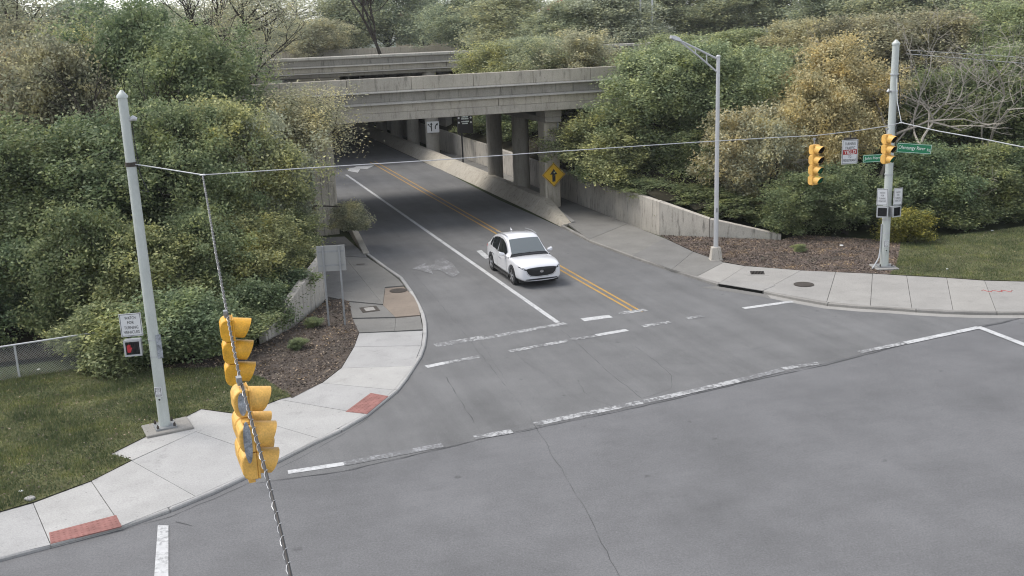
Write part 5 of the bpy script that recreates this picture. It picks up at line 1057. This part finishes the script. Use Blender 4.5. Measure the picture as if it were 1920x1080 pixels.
PLANTS = [
 # left front row
 ('bush_a', (-14.0, 34.6, 2.254), .1, 3.6, 'mid', 'green_shrub', 'leafy green shrub right behind the left corner pole base', 'L'),
 ('bush_b', (-11.634, 34.9, 2.372), .1, 3.6, 'mid', 'green_shrub', 'rounded green shrub between the left corner pole and the near signals', 'L'),
 ('bush_a', (-15.58, 35.9, 1.355), .1, 2.4, 'olive', 'green_shrub', 'light green shrub growing over the right end of the chain link fence', 'L'),
 ('bush_a', (-12.877, 34.4, 1.68), .1, 2.6, 'mid', 'green_shrub', 'low green shrub at the lawn edge just right of the left pole', 'L'), ('bush_b', (-10.598, 36.3, 1.349), .1, 2.8, 'mid', 'green_shrub', 'low green shrub at the mulch edge behind the upper near signal', 'L'), ('bush_a', (-10.038, 38.0, 2.13), .1, 2.8, 'dark', 'dark_shrub', 'dark green shrub overhanging the middle of the ribbed wall', 'L'),
 ('bush_b', (-10.947, 38.2, 1.797), .2, 3.2, 'dark', 'dark_shrub', 'dark shrub behind the upper near signal', 'L'),
 ('bush_b', (-9.434, 43.0, 2.181), 1.5, 2.4, 'olive', 'olive_shrub', 'olive shrub above the corner of the ribbed wall', 'L'), ('bush_b', (-10.41, 38.6, 0.915), .2, 2.6, 'dark', 'dark_shrub', 'dark shrub at the low end of the ribbed wall', 'L'), ('bush_a', (-10.2, 40.6, 1.946), .5, 3.4, 'dark', 'dark_shrub', 'dark shrub leaning over the ribbed retaining wall', 'L'),
 ('shrub_a', (-19.027, 39.0, 4.06), .1, 5.6, 'dark', 'dark_shrub', 'dark shrub at the left picture edge behind the fence', 'L'), ('shrub_b', (-16.622, 38.5, 4.898), .1, 5.0, 'dark', 'dark_shrub', 'dark shrub behind the right half of the fence', 'L'), ('shrub_c', (-21.264, 39.0, 4.359), .1, 6, 'dark', 'dark_shrub', 'dark shrub left of the fence at the picture edge', 'L'),
 ('shrub_c', (-14.031, 38.5, 4.382), .2, 4.8, 'mid', 'dark_shrub', 'dark leafy shrub behind the left corner pole', 'L'), ('shrub_b', (-12.408, 40.0, 4.467), .3, 4.6, 'mid', 'green_shrub', 'broad mid green shrub just right of the left corner pole', 'L'),
 ('shrub_a', (-10.583, 42.0, 4.04), .8, 4.4, 'olive', 'olive_shrub', 'olive shrub beside the signal wire above the ribbed wall', 'L'), ('shrub_b', (-10.772, 45.5, 3.621), 1.4, 4.0, 'olive', 'olive_shrub', 'yellowish olive shrub spilling over the top of the left retaining wall', 'L'),
 ('tree_a', (-19.397, 42.0, 7.704), .3, 7.5, 'dark', 'green_tree', 'dark green tree behind the shrubs at the fence', 'L'), ('tree_b', (-16.875, 43.0, 8.174), .3, 7.2, 'dark', 'green_tree', 'dark green tree directly left of the left corner pole', 'L'), ('tree_c', (-22.341, 43.0, 8.821), .3, 8, 'dark', 'green_tree', 'dark green tree on the far left edge at mid height', 'L'),
 ('tree_b', (-14.322, 43.5, 8.481), .4, 6.4, 'mid', 'green_tree', 'mid green tree right of the left corner pole top', 'L'), ('tree_c', (-12.584, 46.0, 8.889), .8, 6.6, 'olive', 'olive_tree', 'large olive tree left of the bridge with yellowing leaves', 'L'),
 ('shrub_b', (-11.437, 47.0, 7.272), 1.8, 5.2, 'grey', 'olive_tree', 'round olive tree just in front of the bridge parapet', 'L'),
 ('tree_a', (-15.589, 52.0, 11.873), 2, 7.6, 'mid', 'green_tree', 'green tree above the pole top and left of the bare trunk', 'L'), ('tree_b', (-19.053, 54.0, 13.066), 2, 8, 'mid', 'tall_tree', 'tallest rounded green tree at the upper left', 'L'),
 ('tree_c', (-21.555, 50.0, 12.088), 1., 7.4, 'brown', 'tan_tree', 'brownish tan tree at the upper left with a visible dark trunk', 'L'), ('tree_a', (-25.215, 52.0, 11.154), 1, 7.6, 'brown', 'brown_tree', 'brownish tree at the far left edge', 'L'),
 ('tree_a', (-22.855, 57.0, 12.106), 2.4, 8, 'olive', 'green_tree', 'olive tree filling in behind the tan one', 'L'), ('tree_b', (-27.215, 60.0, 12.424), 3, 8, 'brown', 'brown_tree', 'brownish tree behind the tan one at the upper left', 'L'), ('tree_c', (-17.729, 58.0, 9.029), 4, 6, 'mid', 'green_tree', 'mid green tree beside the near bridge left end', 'L'),
 ('airy', (-10.748, 53.0, 8.6), 1.6, 6.6, 'grey', 'airy_tree', 'thin grey green tree in front of the bridge parapet and left column', 'L'),
 ('airy', (-11.658, 53.0, 8.23), 2., 6.0, 'grey', 'airy_tree', 'sparse grey green tree left of the thin one before the bridge', 'L'),
 ('airy_tall', (-28.404, 62.0, 15.631), 3, 9, 'brown', 'airy_tree', 'sparse tall tree against the sky at the upper left corner', 'L'),
 ('airy_tall', (-19.786, 82.0, 16.44), 4, 9, 'grey', 'airy_tree', 'see through grey green tree around the bare dark trunk', 'L'), ('airy_tall', (-26.084, 90.0, 16.257), 4, 9, 'grey', 'airy_tree', 'sparse tree against the sky right of the tallest left tree', 'L'),
 ('airy_tall', (-23.331, 100.0, 18.061), 7, 12, 'grey', 'airy_tree', 'open dark stemmed tree before the far bridge at the left', 'L'),
 # right thicket
 ('bush_b', (9.665, 57.5, 0.805), 1.4, 4., 'olive', 'olive_shrub', 'olive shrub over the retaining wall left of the street lamp', 'R'),
 ('shrub_c', (5.911, 60.9, 6.355), 2., 6.5, 'olive', 'olive_shrub', 'spreading olive shrub hanging in front of the right end of the bridge', 'R'), ('tree_a', (11.883, 61.5, 9.911), 2.2, 8., 'olive', 'olive_tree', 'tall olive tree right behind the street lamp arm', 'R'), ('tree_b', (9.006, 60.8, 9.663), 2.2, 8.4, 'olive', 'olive_tree', 'olive tree in front of the bridge end left of the street lamp', 'R'), ('bush_a', (6.069, 61.0, 3.266), 1.8, 3.6, 'mid', 'green_shrub', 'low green shrub over the wall right of the yellow diamond sign', 'R'), ('bush_b', (7.902, 58.0, 2.495), 1.6, 3.8, 'mid', 'green_shrub', 'low green shrub over the middle of the retaining wall', 'R'), ('bush_a', (10.299, 56.0, 2.391), 1.4, 4., 'dark', 'dark_shrub', 'low dark shrub over the wall behind the street lamp', 'R'), ('shrub_a', (11.043, 58.5, 5.221), 1.8, 5.4, 'mid', 'green_shrub', 'mid green shrub directly behind the street lamp shaft', 'R'), ('bush_b', (12.059, 54.5, 1.817), .8, 3.8, 'dark', 'dark_shrub', 'dark low shrub behind the tapering wall end', 'R'),
 ('shrub_a', (5.736, 68.0, 4.889), 2.4, 5.4, 'olive', 'olive_shrub', 'olive shrub hanging beside the right bridge column', 'R'), ('shrub_b', (8.195, 65.0, 5.06), 2.6, 5.6, 'mid', 'green_shrub', 'mid green shrub above the middle of the long retaining wall', 'R'),
 ('bush_a', (4.853, 62.4, 4.38), 2.8, 2.6, 'olive', 'olive_shrub', 'small olive shrub beside the yellow diamond sign', 'R'),
 ('shrub_c', (10.56, 61.0, 4.372), 1.8, 5.4, 'olive', 'olive_shrub', 'olive shrub left of the street lamp shaft', 'R'),
 ('tree_a', (6.773, 71.0, 7.492), 3.4, 7, 'olive', 'olive_tree', 'olive tree covering the right end of the bridge parapet', 'R'), ('tree_b', (10.884, 74.0, 8.687), 4, 8, 'mid', 'olive_tree', 'olive tree crossed by the street lamp arm', 'R'),
 ('shrub_a', (12.896, 56.0, 6.396), 1.6, 5.2, 'tan', 'tan_tree', 'pale tan leaved tree right of the street lamp shaft', 'R'), ('shrub_b', (14.117, 55.0, 5.716), 1.0, 4.4, 'tan', 'tan_tree', 'tan and yellow tree behind the four light signal', 'R'),
 ('tree_c', (14.26, 70.0, 8.317), 3.4, 7.6, 'mid', 'olive_tree', 'olive tree immediately right of the street lamp top', 'R'), ('tree_a', (16.634, 68.0, 9.315), 3, 7.6, 'olive', 'olive_tree', 'olive tree left of the yellow one at mid height', 'R'),
 ('tree_b', (19.606, 61.0, 9.781), 1.6, 7., 'yellow', 'yellow_tree', 'yellow leaved tree above the hanging yield sign', 'R'), ('shrub_c', (17.513, 57.0, 8.037), 1.6, 5.0, 'yellow', 'yellow_tree', 'lower yellow tree left of the far right pole', 'R'),
 ('shrub_b', (15.345, 52.0, 3.205), .3, 4.0, 'dark', 'dark_shrub', 'dark green shrub behind the mulch right of the lamp post', 'R'), ('shrub_c', (17.696, 52.5, 3.601), .2, 4.4, 'dark', 'dark_shrub', 'dark shrub between the four light signal and the far right pole', 'R'), ('bush_a', (13.979, 54.0, 1.096), .5, 3.6, 'dark', 'dark_shrub', 'dark shrub above the tapered wall tip', 'R'),
 ('bush_b', (19.741, 53.0, 2.471), .2, 3.4, 'mid', 'dark_shrub', 'dark shrub touching the left side of the far right pole', 'R'), ('bush_a', (19.754, 49.3, 1.695), .15, 2.6, 'lime', 'green_shrub', 'low yellow green shrub at the lawn edge right of the far pole', 'R'),
 ('shrub_a', (22.914, 54.5, 4.289), .2, 5.4, 'dark', 'dark_shrub', 'dark shrub right of the far right pole', 'R'), ('shrub_b', (25.759, 55.0, 3.837), .2, 5.6, 'dark', 'dark_shrub', 'dark shrub under the bare tree at the right', 'R'), ('shrub_c', (28.866, 56.0, 3.898), .2, 6, 'dark', 'dark_shrub', 'dark shrub at the right picture edge', 'R'),
 ('bush_b', (23.659, 52.5, 1.69), .15, 4., 'dark', 'dark_shrub', 'dark low shrub along the middle of the right lawn back edge', 'R'), ('bush_a', (27.236, 54.0, 1.164), .15, 4., 'dark', 'dark_shrub', 'dark low shrub at the right end of the lawn back edge', 'R'),
 ('tree_a', (27.496, 63.0, 7.727), .6, 8, 'dark', 'green_tree', 'dark green tree behind the bare branches', 'R'), ('tree_b', (30.489, 62.0, 8.9), .6, 8, 'mid', 'green_tree', 'green tree at the far right edge', 'R'), ('tree_c', (24.323, 64.0, 7.161), 1, 7, 'dark', 'green_tree', 'dark tree directly behind the far right pole', 'R'),
 ('tree_b', (23.932, 84.0, 10.855), 5, 9, 'yellow', 'yellow_tree', 'yellowing tree high behind the right thicket', 'R'), ('tree_c', (19.24, 86.0, 10.62), 5.5, 9, 'olive', 'olive_tree', 'olive tree high above the street lamp', 'R'), ('tree_a', (28.372, 82.0, 11.079), 4, 9.5, 'brown', 'brown_tree', 'brownish tree high behind the right thicket', 'R'),
 ('tree_a', (32.561, 80.0, 11.292), 3, 10, 'brown', 'brown_tree', 'brown tree behind the top of the far right pole', 'R'), ('tree_b', (39.209, 82.0, 11.483), 3, 10, 'olive', 'olive_tree', 'olive tree behind the power lines', 'R'), ('tree_c', (15.081, 90.0, 10.34), 6, 8.6, 'olive', 'olive_tree', 'olive tree left of the street lamp arm, farther back', 'R'),
 ('shrub_a', (32.696, 57.0, 3.642), .2, 6, 'dark', 'dark_shrub', 'dark shrub beyond the right end of the lawn', 'R'), ('shrub_b', (36.972, 58.0, 3.217), .3, 6, 'mid', 'dark_shrub', 'mid green shrub farthest right behind the lawn', 'R'), ('tree_a', (36.762, 64.0, 8.631), 1, 8, 'mid', 'green_tree', 'green tree farthest right behind the lawn', 'R'), ('shrub_c', (-24.346, 40.0, 4.285), .1, 6, 'dark', 'dark_shrub', 'dark shrub farthest left behind the fence', 'L'), ('tree_b', (-26.732, 46.0, 8.77), .4, 8, 'mid', 'green_tree', 'green tree farthest left behind the fence', 'L'),
 # gap between the two bridges, right
 ('shrub_b', (0.343, 84.0, 4.766), 2., 6.0, 'mid', 'green_shrub', 'green shrub seen between the columns of the near bridge', 'R'), ('shrub_a', (-1.987, 90.0, 3.94), 2.2, 5.4, 'dark', 'green_shrub', 'dark shrub behind the wayfinding board', 'R'), ('shrub_c', (2.483, 82.0, 5.465), 2.5, 6, 'dark', 'green_shrub', 'dark shrub beyond the first right column', 'R'),
 # beyond
 ('tall_a', (-5.161, 150.0, 17.199), 7, 13, 'far', 'background_tree', 'broad green tree right of the far bridge rail end', 'F'), ('tall_b', (1.377, 128.0, 15.471), 7, 12, 'far', 'background_tree', 'green background tree third right of the far bridge rail end', 'F'), ('tall_a', (7.459, 122.0, 14.446), 7, 12, 'far', 'background_tree', 'green background tree behind the dark one between the bridges', 'F'), ('tall_b', (12.813, 120.0, 15.064), 7, 12, 'grey', 'background_tree', 'green background tree over the middle of the near parapet', 'F'),
 ('tree_a', (2.488, 84.0, 10.406), 3.5, 8, 'far', 'background_tree', 'dark green tree standing between the two bridges', 'F'), ('tree_b', (6.067, 83.0, 10.609), 3.5, 8, 'grey', 'background_tree', 'grey green tree behind the right end of the near parapet', 'F'), ('tree_c', (-0.878, 86.0, 10.432), 3.5, 7, 'olive', 'background_tree', 'olive tree hiding the right end of the far bridge rail', 'F'), ('tree_a', (2.196, 100.0, 10.303), 7, 9, 'far', 'background_tree', 'grey green background tree over the right end of the near parapet', 'F'), ('tree_b', (6.649, 98.0, 9.908), 7, 9, 'grey', 'background_tree', 'green background tree between the bridges trees and the slim poles', 'F'),
 ('tall_b', (-18.774, 170.0, 23.385), 7, 17, 'far', 'background_tree', 'tall dark multi stemmed tree above the far bridge rail', 'F'), ('tall_a', (-24.003, 165.0, 17.686), 7, 13, 'far', 'background_tree', 'grey green low background tree left of the slim light poles', 'F'), ('tall_a', (-13.87, 185.0, 18.003), 7, 13, 'far', 'background_tree', 'rounded background tree left of the tall multi stemmed one', 'F'),
 ('tree_a', (-26.659, 150.0, 13.608), 7, 9, 'grey', 'background_tree', 'background tree filling the gap right of the multi stemmed tree', 'F'), ('tree_b', (-32.52, 160.0, 13.535), 7, 9, 'grey', 'background_tree', 'low grey background tree above the left half of the far rail', 'F'), ('airy_tall', (-31.437, 165.0, 18.359), 7, 14, 'far', 'background_tree', 'grey background tree just right of the traffic drums', 'F'),
 ('tall_b', (22.842, 150.0, 17.256), 7, 14, 'far', 'background_tree', 'thin background tree above the traffic drums', 'F'), ('tall_a', (31.18, 150.0, 16.224), 7, 14, 'far', 'background_tree', 'green background tree right of the slim light poles', 'F'), ('tall_b', (39.478, 150.0, 17.73), 7, 15, 'far', 'background_tree', 'green background tree above the street lamp top', 'F'), ('tall_a', (45.299, 140.0, 17.652), 7, 15, 'far', 'background_tree', 'green background tree above the yellow trees', 'F'),
 ('tall_b', (49.902, 130.0, 17.521), 6, 15, 'far', 'background_tree', 'green background tree left of the far right pole top', 'F'), ('tall_a', (56.187, 125.0, 16.974), 6, 15, 'far', 'background_tree', 'tall background tree behind the far right pole top', 'F'), ('tall_a', (61.217, 120.0, 16.472), 6, 15, 'far', 'background_tree', 'tall background tree above the power lines', 'F'),
 ('tall_a', (-45.343, 110.0, 16.041), 6, 13, 'far', 'background_tree', 'background tree in the top right corner', 'F'), ('tall_b', (-37.121, 115.0, 15.047), 6, 13, 'far', 'background_tree', 'background tree peeping over the tan tree at the upper left', 'F'), ('tall_a', (-44.561, 170.0, 16.967), 6, 14, 'grey', 'background_tree', 'background tree right of the tallest upper left tree', 'F'), ('tall_b', (-53.982, 110.0, 17.423), 6, 13, 'far', 'background_tree', 'grey background tree behind the bare dark trunk', 'F'),
]
for p in PLANTS: plant(*p)
for i, (wx, wy, wl) in enumerate(((*(-7.851, 38.2, -0.711)[:2], 'small leafy weed growing in the left mulch'), (*(-7.931, 35.4, -0.639)[:2], 'low weed near the grass edge of the left mulch'), (*(14.031, 48.0, 0.179)[:2], 'small weed in the right mulch bed'))):
    o = thing('weed_bush', wl, 'weed', (wx, wy, .1), i); c = link('crown', VAR['bush_b'][0], o); c.scale = (.22, .2, .11); c.material_slots[0].link = 'OBJECT'; c.material_slots[0].material = MATS['leaf_mid']
    link('stem', VAR['bush_b'][1], o).scale = (.22, .2, .1)
rb_ = W(12.6, 17.5, 1.9); o = thing('leaning_shrub', 'leafy leaning stem reaching over the left barrier wall towards the road', 'bush', rb_, 0, GR['L'])
tgt = Vector((-7.82, 54.0, 1.856)) - rb_
part('trunk', MB().tube([(0,0,-.4), tgt*.35+Vector((0,0,.7)), tgt*.8+Vector((0,0,.4)), tgt], [.06,.045,.03,.012], 6), 'bark', o, True)
c = link('crown', VAR['bush_a'][0], o); c.location = tgt*.82+Vector((0,0,-.95)); c.scale = (.75, .45, .5); c.material_slots[0].link = 'OBJECT'; c.material_slots[0].material = MATS['leaf_grey']

def bare(name, label, base, h, seed, mat, spreadf=.5, depth=5, r=.09, lean=(0, 0), grp=None):
    rr = random.Random(seed); b = MB(); tr_ = MB()
    def grow(p, d, ln, r_, k):
        P_ = [p]; q_ = p; dd_ = d.copy()
        for i in range(3): dd_ = (dd_+Vector((rr.uniform(-.22, .22), rr.uniform(-.22, .22), rr.uniform(-.08, .16)))).normalized(); q_ = q_+dd_*ln/3; P_.append(q_)
        (tr_ if k == 0 else b).tube(P_, [r_, r_*.88, r_*.76, r_*.62], 6 if k < 2 else 3, False)
        if k >= depth: return
        for i in range(rr.choice((2, 3, 3)) if k < depth-1 else 2):
            nd = (dd_+Vector((rr.gauss(0, spreadf), rr.gauss(0, spreadf), rr.gauss(.05, spreadf*.7)))).normalized(); grow(P_[rr.choice((2, 3, 3))], nd, ln*rr.uniform(.6, .88), r_*rr.uniform(.58, .74), k+1)
    grow(Vector((0, 0, -.3)), Vector((lean[0], lean[1], 1)).normalized(), h*.33, r, 0)
    o = thing(name, label, 'tree', base, 0, grp); part('trunk', tr_, mat, o, True); part('crown', b, mat, o)
    return o
b_ = (23.455, 56.0, 3.221); bare('bare_tree', 'leafless pale branched tree right of the far right pole', (b_[0], b_[1], 1.2), 9.5, 3, 'bark_pale', .6, 6, .12)
b_ = (21.425, 58.0, 2.128); bare('bare_tree', 'leafless pale tree spreading behind the top of the far right pole', (b_[0], b_[1], 1.2), 10.5, 24, 'bark_pale', .6, 6, .12)
b_ = (27.368, 59.0, 2.697); bare('bare_tree', 'leafless tree below the two power lines', (b_[0], b_[1], 1.2), 10, 9, 'bark_pale', .6, 6, .1)
b_ = (17.689, 55.0, 2.693); bare('bare_tree', 'small leafless pale tree behind the yield sign', (b_[0], b_[1], .6), 6, 8, 'bark_pale', .55, 5, .07)
b_ = (-21.759, 84.0, 8.376); bare('bare_tree', 'dark bare trunked tree with thin branches before the far bridge', (b_[0], b_[1], 6.), 12, 21, 'bark', .4, 6, .26, (-.05, 0))
b_ = (-20.026, 80.0, 8.48); bare('bare_tree', 'leaning dark forked stem beside the bare trunked tree', (b_[0], b_[1], 6.2), 8, 5, 'bark', .5, 5, .12, (.35, 0))
b_ = (-18.868, 46.0, 8.94); bare('bare_tree', 'dark forked stem showing through the tan foliage at the left', (b_[0], b_[1], 1), 10, 13, 'bark', .5, 5, .13)
b_ = (-17.114, 150.0, 8.428); bare('bare_tree', 'pair of slim dark trunks above the far bridge rail', (b_[0], b_[1], 7), 15, 31, 'bark', .35, 5, .3, (-.12, 0))
b_ = (11.865, 73.0, 7.575); bare('bare_tree', 'leaning bare branch crossing the right end of the bridge', (b_[0], b_[1], 4), 6, 17, 'bark_pale', .5, 4, .1, (-.9, 0))
b_ = (25.329, 52.0, -1.129); bare('bare_tree', 'fallen pale branch lying at the back of the right lawn', (b_[0]-2.0, b_[1]+1, .5), 4, 40, 'bark_pale', .4, 4, .05, (1.2, -.2))

# ---------------------------------------------------------------- distant buildings and poles
def building(name, label, loc, rz, w, d, h, wall_, roof, floors, cols, hip=True):
    o = thing(name, label, 'building', loc, rz); part('wall', MB().box(-w/2, w/2, 0, d, 0, h), wall_, o)
    if hip: part('roof', MB().add([(-w/2-.4,-.4,h),(w/2+.4,-.4,h),(w/2+.4,d+.4,h),(-w/2-.4,d+.4,h),(-w/4,d/2,h+w*.13),(w/4,d/2,h+w*.13)], [(0,1,5,4),(1,2,5),(2,3,4,5),(3,0,4),(3,2,1,0)]), roof, o)
    else: part('roof', MB().box(-w/2-.2, w/2+.2, -.2, d+.2, h+.003, h+.5), roof, o)
    for f in range(floors):
        for c in range(cols):
            x = -w/2+(c+.5)*w/cols; z = (f+.3)*h/floors; wi = part('window', MB().box(x-.7, x+.7, -.06, -.003, z, z+h/floors*.5), 'pale_far', o); part('pane', MB().box(x-.6, x+.6, -.09, -.062, z+.1, z+h/floors*.5-.1), 'window_dark', wi)
    return o
v = (-15.427, 230.0, 6.597); building('brick_building', 'red roofed tan building glimpsed between the far trees', (v[0], v[1], 4), rad(5), 16, 10, 11, 'tan_far', 'roof_red', 3, 6)
v = (19.659, 230.0, 4.709); building('brick_building', 'red roofed brick building behind the middle trees', (v[0], v[1], 4), rad(-5), 22, 12, 11, 'brick_far', 'roof_red', 3, 8)
v = (-48.013, 220.0, 9.134); building('pale_building', 'long pale building behind the bare tree left of the far bridge', (v[0], v[1], 3), rad(3), 26, 12, 9.5, 'pale_far', 'grey_metal', 3, 9, False)
for v, lab in (((15.61, 118.0, 9.674), 'left of two slim light poles beyond the bridge trees'), ((16.938, 118.0, 9.624), 'right of two slim light poles beyond the bridge trees')):
    o = thing('light_pole', lab, 'light pole', (v[0], v[1], 7), 0, 'slim light poles beyond the bridges'); part('pole_shaft', MB().tube([(0,0,0),(0,0,14)], [.12,.08], 8), 'lamp_metal', o, True)
    part('arm', MB().tube([(0,0,13.8),(-1.2,0,14.2)], .05, 6), 'lamp_metal', o); part('lamp_head', MB().box(-1.8,-1.2,-.15,.15,14.12,14.28), 'lamp_metal', o)

# thin morning haze
hz = bpy.data.materials.new('haze'); hz.use_nodes = True; ht = hz.node_tree; ht.nodes.clear()
pv = ht.nodes.new('ShaderNodeVolumePrincipled'); pv.inputs['Color'].default_value = (.9, .93, .95, 1); pv.inputs['Density'].default_value = .00022; pv.inputs['Anisotropy'].default_value = .2
ht.links.new(pv.outputs[0], ht.nodes.new('ShaderNodeOutputMaterial').inputs['Volume']); MATS['haze'] = hz
o = part('haze', MB().box(-1550, 1550, -650, 2450, -1.06, 32), 'haze'); o['kind'] = 'stuff'
